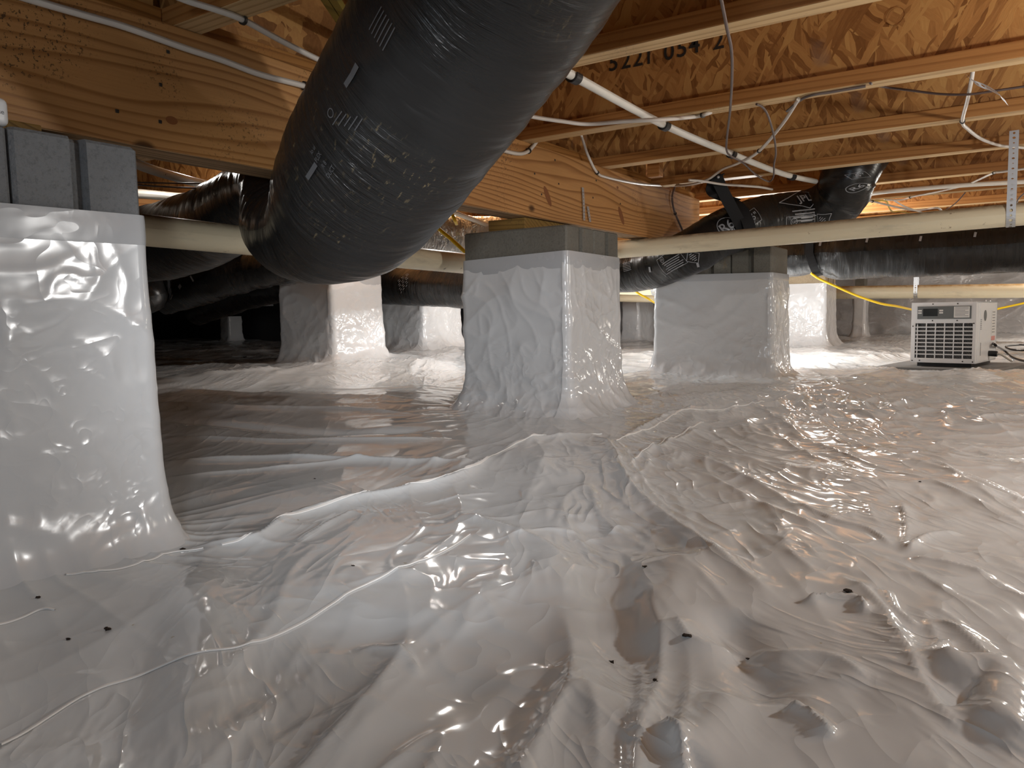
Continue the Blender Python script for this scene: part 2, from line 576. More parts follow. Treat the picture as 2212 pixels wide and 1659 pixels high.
class Tube:
    """swept round section; can carry print on its skin"""

    def __init__(self, C, R, nseg=16, ripple=None):
        self.C = np.asarray(C, float)
        self.R = np.broadcast_to(np.asarray(R, float), (len(self.C),)).copy()
        self.T, self.A, self.B = frames(self.C)
        self.s = np.concatenate([[0], np.cumsum(np.linalg.norm(np.diff(self.C, axis=0), axis=1))])
        self.nseg = nseg
        self.ripple = ripple

    def point(self, s, a, off=0.0):
        if getattr(self, 'P', None) is not None:
            # on the facets of the built skin, so that print neither sinks nor floats
            i = float(np.interp(s, self.s, np.arange(len(self.s))))
            j = (a % (2 * math.pi)) / (2 * math.pi) * self.nseg
            i0, j0 = min(int(i), len(self.s) - 2), min(int(j), self.nseg - 1)
            u, v = i - i0, j - j0
            p = (self.P[i0, j0] * (1 - u) + self.P[i0 + 1, j0] * u) * (1 - v) + (self.P[i0, j0 + 1] * (1 - u) + self.P[i0 + 1, j0 + 1] * u) * v
            c = self.C[i0] * (1 - u) + self.C[i0 + 1] * u
            d = p - c
            return p + d / np.linalg.norm(d) * off
        i = np.interp(s, self.s, np.arange(len(self.s)))
        g = lambda M: np.array([np.interp(i, np.arange(len(self.s)), M[:, q]) for q in range(3)])
        A, B = g(self.A), g(self.B)
        r = np.interp(s, self.s, self.R)
        if self.ripple is not None:
            r = r + float(self.ripple(np.array([s]), np.array([a]))[0])
        return g(self.C) + (r + off) * (math.cos(a) * A + math.sin(a) * B)

    def facing(self, s):
        """angle on the section that looks at the camera point (0,0,0)"""
        i = int(np.argmin(abs(self.s - s)))
        d = -self.C[i]
        return math.atan2(d @ self.B[i], d @ self.A[i])

    def into(self, mb, caps=True, mi=0):
        a = np.linspace(0, 2 * np.pi, self.nseg + 1)
        ss, aa = np.meshgrid(self.s, a, indexing='ij')
        r = self.R[:, None] * np.ones_like(aa)
        if self.ripple is not None:
            r = r + self.ripple(ss, aa)
        r[:, -1] = r[:, 0]
        P = self.C[:, None, :] + r[..., None] * (np.cos(aa)[..., None] * self.A[:, None, :] + np.sin(aa)[..., None] * self.B[:, None, :])
        self.P = P
        UV = np.stack([ss * S, aa * np.mean(self.R) * S], -1)
        mb.grid(P, UV, mi=mi)
        if caps:
            for k, rev in ((0, False), (-1, True)):
                ring = P[k, :-1]
                f = list(range(self.nseg))
                mb.add(ring.tolist(), [f[::-1] if rev else f], None, mi)


def tube_obj(name, pts, r, mat, parent=None, n=6, nseg=8, smooth=True, raw=False):
    C = np.asarray(pts, float) if raw else smooth_path(pts, n)
    if C.shape[1] == 4:
        r = C[:, 3]
        C = C[:, :3]
    t = Tube(C, r, nseg)
    mb = MB()
    t.into(mb)
    o = mb.build(name, mat, parent, smooth=smooth)
    return o, t


def text_mesh(s):
    """triangles of a line of text, height about 1, centred"""
    cu = bpy.data.curves.new('t', 'FONT')
    cu.body = s
    cu.align_x = 'CENTER'
    cu.align_y = 'CENTER'
    cu.resolution_u = 3
    cu.offset = 0.012
    o = bpy.data.objects.new('t', cu)
    COL.objects.link(o)
    dg = bpy.context.evaluated_depsgraph_get()
    me = o.evaluated_get(dg).to_mesh()
    vs = np.array([v.co[:] for v in me.vertices]) if len(me.vertices) else np.zeros((0, 3))
    fs = [tuple(p.vertices) for p in me.polygons]
    o.evaluated_get(dg).to_mesh_clear()
    bpy.data.objects.remove(o)
    bpy.data.curves.remove(cu)
    return vs, fs


def print_flat(mb, s, c, ex, ey, h, off=0.0, mi=0, sx=1.0):
    vs, fs = text_mesh(s)
    c, ex, ey = (np.asarray(q, float) for q in (c, ex, ey))
    ez = np.cross(ex, ey)
    mb.add([c + ex * v[0] * h * sx + ey * v[1] * h + ez * off for v in vs], fs, None, mi)


def subdiv_quad(w, h, n=6):
    xs = np.linspace(-w / 2, w / 2, n + 1)
    vs, fs = [], []
    for x in xs:
        vs += [(x, -h / 2, 0), (x, h / 2, 0)]
    for i in range(n):
        fs.append((2 * i, 2 * i + 2, 2 * i + 3, 2 * i + 1))
    return np.array(vs), fs


MARKS = []


def nmb():
    MARKS.append(MB())
    return MARKS[-1]


def flush(name, mat, parent):
    for q_ in MARKS:
        if q_.v:
            q_.build(name, mat, parent)
    MARKS.clear()


class SkinPrint:
    """print laid on a tube: local (x right, y up) -> (s, angle). rot turns it in the skin"""

    def __init__(self, tube, s0, a0, rot=0.0, flip=1, off=0.012):
        self.t, self.s0, self.a0, self.rot, self.flip, self.off = tube, s0, a0, rot, flip, off
        self.r = float(np.interp(s0, tube.s, tube.R))
        e = .06
        self.kx = 2 * e / max(.05, float(np.linalg.norm(tube.point(min(s0 + e, tube.s[-1]), a0) - tube.point(max(s0 - e, 0), a0))))

    def put(self, mb, vs, fs, dx=0, dy=0, k=1.0):
        c, s = math.cos(self.rot), math.sin(self.rot)
        out = []
        for v in vs:
            x, y = v[0] * k + dx, v[1] * k + dy
            X, Y = c * x - s * y, s * x + c * y
            out.append(self.t.point(self.s0 + self.flip * X * self.kx, self.a0 + self.flip * self.up * Y / self.r, self.off))
        mb.add(out, fs)

    up = 1

    def text(self, mb, s, dx, dy, h):
        vs, fs = text_mesh(s)
        if len(vs):
            self.put(mb, vs, fs, dx, dy, h)

    def bar(self, mb, dx, dy, w, h):
        vs, fs = subdiv_quad(w, h, max(2, int(w / 0.05)))
        self.put(mb, vs, fs, dx, dy)

    def line(self, mb, pts, w=0.008):
        for (x0, y0), (x1, y1) in zip(pts[:-1], pts[1:]):
            L = math.hypot(x1 - x0, y1 - y0)
            nx, ny = -(y1 - y0) / L * w / 2, (x1 - x0) / L * w / 2
            n = max(1, int(L / 0.05))
            vs, fs = [], []
            for i in range(n + 1):
                t = i / n
                x, y = x0 + (x1 - x0) * t, y0 + (y1 - y0) * t
                vs += [(x - nx, y - ny), (x + nx, y + ny)]
                if i:
                    fs.append((2 * i - 2, 2 * i, 2 * i + 1, 2 * i - 1))
            self.put(mb, vs, fs)

    def ring(self, mb, dx, dy, r, w=0.01, n=28):
        pts = [(dx + r * math.cos(a), dy + r * math.sin(a)) for a in np.linspace(0, 2 * math.pi, n + 1)]
        self.line(mb, pts, w)


def strip_holes(mb, C, Wd, width, pitch, hole_r):
    """perforated steel band: centre line C, across directions Wd; an octagonal hole per pitch"""
    s = np.concatenate([[0], np.cumsum(np.linalg.norm(np.diff(C, axis=0), axis=1))])
    n = max(1, int(s[-1] / pitch))
    f = lambda q, M: np.array([np.interp(q, s, M[:, i]) for i in range(3)])
    for i in range(n):
        a, b = s[-1] * i / n, s[-1] * (i + 1) / n
        mid, L = (a + b) / 2, (b - a) / 2
        hr = hole_r * (1.0 if i % 2 else 0.7)
        outer = [(-1, -1), (0, -1), (1, -1), (1, 0), (1, 1), (0, 1), (-1, 1), (-1, 0)]
        vs = []
        for (p, q) in outer:
            t = mid + p * L
            vs.append(f(t, C) + f(t, Wd) * q * width / 2)
        for k in range(8):
            ang = math.radians(225 + 45 * k)
            t = mid + math.cos(ang) * hr
            vs.append(f(t, C) + f(t, Wd) * math.sin(ang) * hr)
        mb.add(vs, [(k, (k + 1) % 8, 8 + (k + 1) % 8, 8 + k) for k in range(8)])


def band(mb, C, Wd, width, th=0.006):
    """plain thin strap with thickness"""
    C, Wd = np.asarray(C, float), np.asarray(Wd, float)
    T = np.gradient(C, axis=0)
    T /= np.linalg.norm(T, axis=1)[:, None]
    Nn = np.cross(T, Wd)
    Nn /= np.linalg.norm(Nn, axis=1)[:, None]
    a = C - Wd * width / 2
    b = C + Wd * width / 2
    P = np.stack([a, b, b + Nn * th, a + Nn * th, a], 1)
    mb.grid(P)


# ------------------------------------------------------------------ floor: white liner as a real wrinkled sheet
CP = np.array([(-3.75, 2.3, -1.20), (-4.4, 7.5, -1.07), (-9.5, 9, -.775), (-9.7, 11.6, -.69), (-3.7, 11.0, -1.0), (-3.7, 19, -.925),
               (-.6, 14, -.975), (-1, 1.6, -1.17), (.3, 2.4, -1.16), (2.5, 8, -1.03), (-16, 13, -.78), (3, 18, -.96), (-2, 5, -1.13),
               (-5.5, 3.5, -1.16), (-7, 7, -.97), (-25, 18, -.75), (-4, 28, -.9), (8, 8, -1.0), (-2, -3, -1.18), (-8, 0, -1.15), (-10, 26, -.75), (-6.8, 9.5, -.93)])


def zbase(x, y):
    num = np.zeros_like(x, dtype=float)
    den = np.zeros_like(num)
    for a, b, c in CP:
        w = 1.0 / (((x - a) ** 2 + (y - b) ** 2) + 0.6) ** 1.6
        num += w * c
        den += w
    return num / den


def fpt(px, py):
    """point of the floor seen at a pixel (two refinements on the base height)"""
    z = -1.1
    for _ in range(4):
        p = at(px, py, 2, z)
        z = float(zbase(np.array(p[0]), np.array(p[1])))
    return at(px, py, 2, z)[:2]


# creases: polyline in the photograph, height, half width, kind (sharp 's', round 'r')
CREASES = [
    ([(1300, 948), (1345, 1040), (1440, 1130), (1560, 1230), (1720, 1345)], .085, .10, 's'),
    ([(1318, 950), (1390, 1050), (1500, 1140), (1650, 1200)], .03, .05, 's'),
    ([(1080, 985), (1140, 965), (1210, 955), (1300, 945)], .06, .07, 's'),
    ([(1045, 960), (1150, 1010), (1280, 1050)], .02, .12, 'r'),
    ([(1330, 975), (1400, 930), (1480, 895), (1560, 880)], .07, .07, 's'),
    ([(1350, 1010), (1420, 975), (1520, 930)], .03, .05, 's'),
    ([(980, 1110), (1090, 1150), (1190, 1195), (1210, 1230)], .04, .10, 's'),
    ([(1200, 1180), (1230, 1330), (1270, 1480), (1330, 1659)], .05, .12, 'r'),
    ([(1320, 1110), (1310, 1250), (1330, 1400), (1380, 1560)], -.07, .24, 'r'),
    ([(1470, 1210), (1430, 1320), (1460, 1420)], .05, .14, 'r'),
    ([(1560, 1330), (1600, 1420), (1650, 1480), (1640, 1530)], -.06, .09, 'r'),
    ([(1450, 1360), (1500, 1400), (1600, 1400)], .04, .05, 's'),
    ([(1800, 1240), (1900, 1330), (1990, 1480), (2130, 1659)], .045, .08, 's'),
    ([(1720, 1325), (1780, 1315), (1850, 1320), (1865, 1350)], .05, .03, 's'),
    ([(1940, 1190), (1880, 1150), (1800, 1130), (1700, 1090)], .035, .05, 's'),
    ([(1960, 1200), (2010, 1160), (2090, 1150)], .04, .04, 's'),
    ([(1960, 1205), (2040, 1220), (2150, 1250)], .03, .04, 's'),
    ([(1955, 1205), (1960, 1140), (1940, 1080)], .02, .04, 's'),
    ([(1910, 1280), (1930, 1330), (1990, 1370)], .03, .03, 's'),
    ([(2000, 1340), (2080, 1380), (2140, 1430), (2212, 1490)], .04, .05, 's'),
    ([(2030, 1500), (2080, 1470), (2160, 1480), (2190, 1540), (2180, 1640)], .10, .10, 'r'),
    ([(2060, 1390), (2010, 1430), (2030, 1450), (2100, 1470)], .03, .03, 's'),
    ([(1700, 1540), (1760, 1560), (1820, 1610)], .05, .035, 's'),
    ([(1580, 1500), (1540, 1580), (1460, 1659)], .05, .08, 'r'),
    ([(1440, 1580), (1480, 1640), (1500, 1700)], .045, .03, 's'),
    ([(1600, 1400), (1700, 1430), (1800, 1440), (1900, 1500)], .035, .06, 's'),
    ([(1500, 1100), (1620, 1090), (1720, 1130), (1830, 1180)], .03, .05, 's'),
    ([(1530, 1020), (1680, 1060), (1790, 1090)], .025, .05, 's'),
    ([(1690, 950), (1760, 990), (1830, 1010)], .03, .05, 's'),
    ([(1880, 985), (2000, 1000), (2100, 1060), (2212, 1090)], .03, .05, 's'),
    ([(2080, 870), (2100, 900), (2212, 960)], .03, .06, 's'),
    # left: long folds along the girder line
    ([(345, 868), (520, 885), (760, 890), (960, 905)], .05, .10, 's'),
    ([(345, 905), (560, 925), (800, 935), (1000, 925)], -.05, .10, 'r'),
    ([(352, 945), (560, 955), (800, 955), (1010, 950)], .05, .08, 's'),
    ([(356, 1000), (600, 995), (860, 1000), (1060, 1005)], .06, .07, 's'),
    ([(356, 1030), (500, 1022), (700, 1005), (900, 985)], .035, .05, 's'),
    ([(340, 845), (500, 850), (700, 862), (940, 870)], .04, .12, 'r'),
    # seam pulled into a fold from the left pier to the middle pier
    ([(360, 1200), (480, 1185), (560, 1175), (640, 1125), (760, 1090), (900, 1060), (1000, 1035), (1085, 985)], .075, .06, 's'),
    ([(640, 1180), (720, 1130), (780, 1100)], .03, .04, 's'),
    ([(420, 1215), (430, 1300), (415, 1450), (390, 1659), (370, 1750)], .05, .14, 'r'),
    ([(290, 1700), (300, 1500), (340, 1330)], -.04, .14, 'r'),
    ([(560, 1650), (560, 1500), (600, 1400), (760, 1370), (900, 1400), (1000, 1520), (1080, 1659)], -.025, .16, 'r'),
    ([(760, 1390), (860, 1420), (900, 1470)], .025, .03, 's'),
    ([(900, 1090), (1010, 1070), (1080, 1060)], .02, .03, 's'),
    ([(60, 1240), (200, 1180), (260, 1120)], .05, .06, 's'),
    ([(100, 1330), (60, 1500), (40, 1659)], -.05, .2, 'r'),
    # far floor
    ([(340, 800), (460, 790), (560, 800), (640, 800)], .06, .09, 's'),
    ([(420, 815), (520, 826), (620, 822)], .07, .08, 's'),
    ([(620, 800), (800, 805), (1000, 800)], .04, .10, 's'),
    ([(560, 840), (760, 845), (1000, 838)], .045, .10, 's'),
    ([(1340, 870), (1480, 850), (1640, 835)], .05, .10, 's'),
    ([(1340, 835), (1440, 825)], .04, .10, 's'),
    ([(1720, 770), (1850, 775), (1960, 760)], .05, .12, 's'),
    ([(1690, 805), (1850, 805), (2000, 812), (2212, 806)], .06, .10, 's'),
    ([(1680, 840), (1800, 850), (1950, 845), (2100, 860)], .05, .10, 's'),
]
PIERS = {  # x0, x1, y0, y1, base z
    'L': (-5.02, -3.75, 1.08, 2.29), 'C': (-5.02, -3.75, 6.73, 7.93), 'M': (-10.72, -9.47, 9.0, 10.2),
    'T': (-10.95, -9.7, 11.6, 12.8), 'R': (-4.55, -2.84, 10.92, 11.83), 'S': (-4.94, -3.69, 18.9, 20.1)}


def graded(lo, a, b, hi, d0, grow, cap=0.16):
    mid = list(np.arange(a, b, d0))
    up, d = [mid[-1]], d0
    while up[-1] < hi:
        d = min(d * grow, cap)
        up.append(up[-1] + d)
    dn, d = [a], d0
    while dn[-1] > lo:
        d = min(d * grow, cap)
        dn.append(dn[-1] - d)
    return np.array(dn[:0:-1] + mid + up[1:])


GX = graded(-34, -5.6, 1.6, 9.5, 0.0125, 1.012)
GY = graded(-6.5, 0.6, 8.2, 30.5, 0.0125, 1.010)


def seg_dist(px, py, ax, ay, bx, by):
    vx, vy = bx - ax, by - ay
    L2 = vx * vx + vy * vy
    t = np.clip(((px - ax) * vx + (py - ay) * vy) / L2, 0, 1)
    dx, dy = px - ax - t * vx, py - ay - t * vy
    side = np.sign(vx * dy - vy * dx)
    return np.hypot(dx, dy), t, side


def floor_heights():
    X, Y = np.meshgrid(GX, GY, indexing='ij')
    Z = zbase(X, Y)
    near = np.exp(-((X + 1.2) ** 2 + (Y - 3.0) ** 2) / 60)
    wx = X + 0.22 * perlin(X * 0.7, Y * 0.7, 3)
    wy = Y + 0.22 * perlin(X * 0.7 + 40, Y * 0.7, 4)
    Z += 0.030 * perlin(X * 0.55, Y * 0.55, 5) + 0.014 * perlin(wx * 1.3, wy * 1.0, 6)
    right = 1 / (1 + np.exp(-(X - (-2.9) + 0.25 * (Y - 3)) * 2.2))        # the right half is more crumpled
    far = 1 / (1 + np.exp(-(Y - 6.5) * 1.2))
    wr = np.clip(0.12 + 0.88 * np.maximum(right, far * 0.9), 0, 1)
    # draped creases running diagonally
    a = math.radians(-58)
    u = wx * math.cos(a) + wy * math.sin(a)
    v = -wx * math.sin(a) + wy * math.cos(a)
    msk = np.clip(perlin(X * 0.8, Y * 0.8, 11) * 1.6 + 0.45, 0, 1)
    Z += wr * 0.036 * msk * ridged(u * 0.26, v * 1.9, 12, 5.0)
    Z += wr * 0.012 * ridged(wx * 1.9 + 7, wy * 1.6, 13, 8.0) * np.clip(perlin(X * 1.1 + 9, Y * 1.1, 14) * 2 + 0.2, 0, 1)
    Z += wr * 0.018 * ridged(u * 0.7 + 3, v * 4.2, 15, 6.0) * np.clip(perlin(X * 1.3 + 3, Y * 1.3, 16) * 2 + 0.3, 0, 1)
    Z += 0.006 * perlin(wx * 5, wy * 5, 17) * wr
    # folds fan out from the foot of the middle pier towards the viewer
    ang = np.arctan2(Y - 6.9, X + 3.9) + 0.10 * perlin(X * 0.8, Y * 0.8, 41)
    rr = np.hypot(Y - 6.9, X + 3.9)
    env = np.clip((rr - .6) / 1.5, 0, 1) * np.exp(-rr / 6.0) * (Y < 6.9)
    Z += env * (0.25 + 0.75 * right) * (0.055 * ridged(ang * 3.1 + 0.4, rr * 0.22, 42, 5.0) + 0.032 * perlin(ang * 4.2, rr * 0.30, 43) + 0.022 * ridged(ang * 7.5, rr * 0.45, 44, 6.0) * right)
    # far-right patch behind the middle distance, tightly crumpled
    q = np.exp(-(((X + 1.4) / 1.8) ** 2 + ((Y - 8.6) / 1.6) ** 2))
    Z += q * (0.055 * ridged(wx * 2.4, wy * 1.9, 21, 4.0) + 0.03 * perlin(wx * 3.4, wy * 3, 22))
    q2 = np.clip((Y - 8) / 4, 0, 1)
    Z += q2 * (0.05 * ridged(X * 0.7, Y * 0.8, 23, 4.0) + 0.02 * perlin(X * 1.8, Y * 1.6, 24))
    bed = np.clip(1.9 - np.hypot((X + .75) / 1.0, (Y - 14.7) / 1.1), 0, .6) / .6
    bed = bed * bed * (3 - 2 * bed)
    Z = Z * (1 - bed) - 1.005 * bed
    # mapped creases
    for pts, h, w, kd in CREASES:
        P = np.array([fpt(*p) for p in pts])
        P = smooth_path(P, 5)
        L = np.concatenate([[0], np.cumsum(np.hypot(*np.diff(P, axis=0).T))])
        d = np.mean(np.linalg.norm(P, axis=1))
        w_ = w * (1.0 if kd == 'r' else 1.0)
        pad = w_ * 5
        i0, i1 = np.searchsorted(GX, [P[:, 0].min() - pad, P[:, 0].max() + pad])
        j0, j1 = np.searchsorted(GY, [P[:, 1].min() - pad, P[:, 1].max() + pad])
        if i1 <= i0 or j1 <= j0:
            continue
        xs, ys = wx[i0:i1, j0:j1] * 0.15 + X[i0:i1, j0:j1] * 0.85, wy[i0:i1, j0:j1] * 0.15 + Y[i0:i1, j0:j1] * 0.85
        best = np.full(xs.shape, 1e9)
        tt = np.zeros_like(best)
        sd = np.zeros_like(best)
        for k in range(len(P) - 1):
            dd, t, s = seg_dist(xs, ys, *P[k], *P[k + 1])
            mm = dd < best
            best[mm] = dd[mm]
            tt[mm] = (L[k] + t * (L[k + 1] - L[k]))[mm] / L[-1]
            sd[mm] = s[mm]
        fade = np.clip(np.minimum(tt, 1 - tt) * 5, 0, 1)
        fade = fade * fade * (3 - 2 * fade)
        if kd == 's':
            prof = np.exp(-best / (w_ * np.where(sd > 0, 0.45, 1.0)))
        else:
            prof = np.exp(-(best / w_) ** 2)
        Z[i0:i1, j0:j1] += h * 0.8 * prof * fade
    # the sheet turns up where it meets each pier
    for (x0, x1, y0, y1) in PIERS.values():
        dx = np.maximum(np.maximum(x0 - X, X - x1), 0)
        dy = np.maximum(np.maximum(y0 - Y, Y - y1), 0)
        d = np.hypot(dx, dy)
        Z += 0.10 * np.exp(-d / 0.16) * (0.7 + 0.6 * perlin(X * 3, Y * 3, 31))
        ang = np.arctan2(Y - (y0 + y1) / 2, X - (x0 + x1) / 2)
        Z += 0.022 * ridged(ang * 5.5, d * 0.5, 32, 4.0) * np.exp(-d / 0.6)
    return X, Y, Z


FX, FY, FZ = floor_heights()


def hfloor(x, y):
    i = np.clip(np.searchsorted(GX, x) - 1, 0, len(GX) - 2)
    j = np.clip(np.searchsorted(GY, y) - 1, 0, len(GY) - 2)
    tx = np.clip((x - GX[i]) / (GX[i + 1] - GX[i]), 0, 1)
    ty = np.clip((y - GY[j]) / (GY[j + 1] - GY[j]), 0, 1)
    return (FZ[i, j] * (1 - tx) + FZ[i + 1, j] * tx) * (1 - ty) + (FZ[i, j + 1] * (1 - tx) + FZ[i + 1, j + 1] * tx) * ty


def fast_grid(name, P, mat):
    nu, nv = P.shape[:2]
    me = bpy.data.meshes.new(name)
    V = (P.reshape(-1, 3) * S + np.array([0, 0, S * Z0])).astype(np.float32)
    idx = np.arange(nu * nv, dtype=np.int32).reshape(nu, nv)
    Q = np.stack([idx[:-1, :-1], idx[1:, :-1], idx[1:, 1:], idx[:-1, 1:]], -1).reshape(-1, 4)
    me.vertices.add(len(V))
    me.vertices.foreach_set('co', V.ravel())
    me.loops.add(Q.size)
    me.loops.foreach_set('vertex_index', Q.ravel())
    me.polygons.add(len(Q))
    me.polygons.foreach_set('loop_start', np.arange(0, Q.size, 4, dtype=np.int32))
    me.polygons.foreach_set('use_smooth', np.ones(len(Q), dtype=bool))
    me.update(calc_edges=True)
    me.materials.append(mat)
    o = bpy.data.objects.new(name, me)
    COL.objects.link(o)
    return o


floor = fast_grid('floor', np.stack([FX, FY, FZ], -1), LINER)
tag(floor, None, None, None, 'structure')
floor['label'] = 'wrinkled glossy white plastic liner covering the whole crawlspace floor'
floor['_o'] = [0.0, 0.0, -Z0]


def floor_ribbon(name, pix, w0, w1, mat, lift=0.012, parent=None, n=14, world=False):
    """a strip of plastic lying on the floor along a line of the photograph; w0/w1 = offsets to either side"""
    P = np.array(pix, float) if world else np.array([fpt(*p) for p in pix])
    P = smooth_path(P, n)
    T = np.gradient(P, axis=0)
    T /= np.linalg.norm(T, axis=1)[:, None]
    Nn = np.stack([-T[:, 1], T[:, 0]], 1)
    ts = np.linspace(-w0, w1, max(3, int((w0 + w1) / 0.03) + 2))
    G = P[:, None, :] + Nn[:, None, :] * ts[None, :, None]
    Z = hfloor(G[..., 0].ravel(), G[..., 1].ravel()).reshape(G.shape[:2]) + lift
    mb = MB()
    A = np.concatenate([G, Z[..., None]], -1)
    top = A
    bot = A.copy()
    bot[..., 2] -= lift * 0.8
    mb.grid(top)
    # the raised cut edges
    for e in (0, -1):
        mb.grid(np.stack([top[:, e], bot[:, e]], 1))
    return mb.build(name, mat, parent, smooth=False)


def part_of_floor(o, label):
    o['label'] = label
    return o


SEAMS = [
    ('seam_edge', [(0, 1603), (110, 1535), (200, 1487), (320, 1447), (430, 1436), (540, 1408), (660, 1352), (760, 1295), (860, 1252), (940, 1215), (1015, 1165)], .009, .009, 'thin pale cut edge of an overlapping floor sheet'),
    ('seam_edge', [(145, 1262), (220, 1252), (300, 1232), (372, 1203), (440, 1195)], .010, .010, 'short taped edge beside the left pier'),
    ('seam_edge', [(0, 1364), (50, 1348), (88, 1335), (120, 1334)], .008, .008, 'short cut edge at the left of the floor'),
    ('seam_edge', [(480, 1190), (540, 1178), (610, 1140), (700, 1108), (820, 1075), (940, 1052), (1030, 1022), (1075, 992), (1150, 963), (1230, 950), (1300, 944)], .012, .012, 'bright taped seam running from the left pier to the middle pier'),
    ('seam_edge', [(1330, 972), (1390, 945), (1450, 912), (1480, 898), (1560, 888), (1650, 878)], .012, .012, 'bright taped seam right of the middle pier'),
    ('seam_edge', [(1370, 1005), (1420, 975), (1480, 940), (1520, 916)], .010, .010, 'second taped edge right of the middle pier'),
]
for nm, px, a, b, lb in SEAMS:
    a, b = a * .5, b * .5
    o = floor_ribbon(nm, px, a, b, SEAM, 0.007, floor)
    o['label'] = lb

# crumbs of dirt lying on the sheet
crumbs = [(1483, 1398, .011), (1832, 1298, .012), (1322, 1420, .007), (233, 1368, .010), (147, 1382, .007), (1216, 944, .010), (530, 776, .028), (922, 1000, .007), (1393, 1244, .008), (1415, 1478, .006), (694, 995, .006), (680, 1035, .006), (763, 1240, .006), (1616, 1405, .006), (395, 1196, .012), (83, 1310, .008), (1987, 1053, .006)]
for i, (px, py, r) in enumerate(crumbs):
    x, y = fpt(px, py)
    z = float(hfloor(np.array([x]), np.array([y]))[0])
    bm = bmesh.new()
    bmesh.ops.create_icosphere(bm, subdivisions=2, radius=r)
    for v in bm.verts:
        v.co *= 1 + 0.5 * random.uniform(-1, 1)
        v.co = Vector((v.co.x * 1.3 + x, v.co.y + y, v.co.z * 0.5 + z + r * 0.3))
    mb = MB()
    mb.bm(bm)
    bm.free()
    o = mb.build('dirt_crumb', SOIL)
    if i == 0:
        lb = 'largest dark dirt crumb on the foreground floor right of centre'
    elif i == 6:
        lb = 'brown dirt crumb on the far bright floor left of the wrapped pier'
    else:
        lb = ['', 'dark crumb beside the curved fold in the right foreground', 'tiny crumb just left below the largest crumb', 'larger of two crumbs below the left pier, nearer the middle',
              'smaller of two crumbs below the left pier, further left', 'tiny crumb just in front of the middle pier', '', 'tiny crumb left of the middle pier on the bright sheen',
              'tiny crumb right of the dark trench in the centre foreground', 'tiny crumb below the largest crumb on the foreground floor', 'tiny crumb on the long folds between left and middle pier',
              'tiny crumb under the long folds, nearer the viewer', 'tiny crumb above the pale seam edge in the centre foreground', 'tiny crumb right of the largest crumb, in the right foreground',
              'dark crumb tucked at the right foot of the nearest pier', 'tiny crumb on the taped flap below the nearest pier', 'tiny crumb on the smooth patch at right, below the crumpled band'][i]
    tag(o, lb, 'dirt', 'dirt crumbs on the liner')


# ------------------------------------------------------------------ room shell
def slab(name, a, b, mat, label):
    mb = MB()
    mb.box(a, b)
    o = mb.build(name, mat)
    o['kind'] = 'structure'
    o['label'] = label
    return o


JB = 1.744            # underside of the joists
FH, FWD = 0.117, 0.19  # flange height, width
JD = 0.80             # joist depth
CEIL = JB + JD
slab('ceiling', (-34, -7, CEIL), (9.5, 30.6, CEIL + 0.08), OSBC, 'strand board subfloor above the joists')
WB = 27.5


def wavy_wall(name, P0, P1, z0, z1, mat, amp, seed, label, res=0.07):
    P0, P1 = np.array(P0, float), np.array(P1, float)
    L = np.linalg.norm(P1 - P0)
    T = (P1 - P0) / L
    Nn = np.array([-T[1], T[0]])
    u = np.arange(0, L + res, res)
    z = np.arange(z0, z1 + res * 0.5, res)
    U, Zz = np.meshgrid(u, z, indexing='ij')
    d = amp * (ridged(U * 0.5, Zz * 0.9 + 0.35 * U, seed, 4) + 0.7 * perlin(U * 0.9, Zz * 0.8, seed + 1) + 0.35 * ridged(U * 1.3 + Zz, Zz * 1.4, seed + 2, 4))
    P = np.stack([P0[0] + T[0] * U + Nn[0] * d, P0[1] + T[1] * U + Nn[1] * d, Zz], -1)
    o = fast_grid(name, P, mat)
    o['kind'] = 'structure'
    o['label'] = label
    o['_o'] = [0.0, 0.0, -Z0]
    return o


wavy_wall('wall_back', (9.5, WB), (-14, WB), -1.3, 0.92, WALLP, 0.14, 51, 'back foundation wall hung with wrinkled white plastic')
slab('trim_back', (-34, WB + .25, -1.4), (9.5, WB + .6, CEIL), CONC, 'bare block foundation wall above the hung plastic')
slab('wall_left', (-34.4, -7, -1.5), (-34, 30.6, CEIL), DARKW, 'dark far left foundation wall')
slab('wall_right', (9.5, -7, -1.5), (9.9, 30.6, CEIL), CONC, 'right foundation wall')
slab('wall_front', (-34, -7.4, -1.5), (9.5, -7, CEIL), CONC, 'front foundation wall behind the camera')

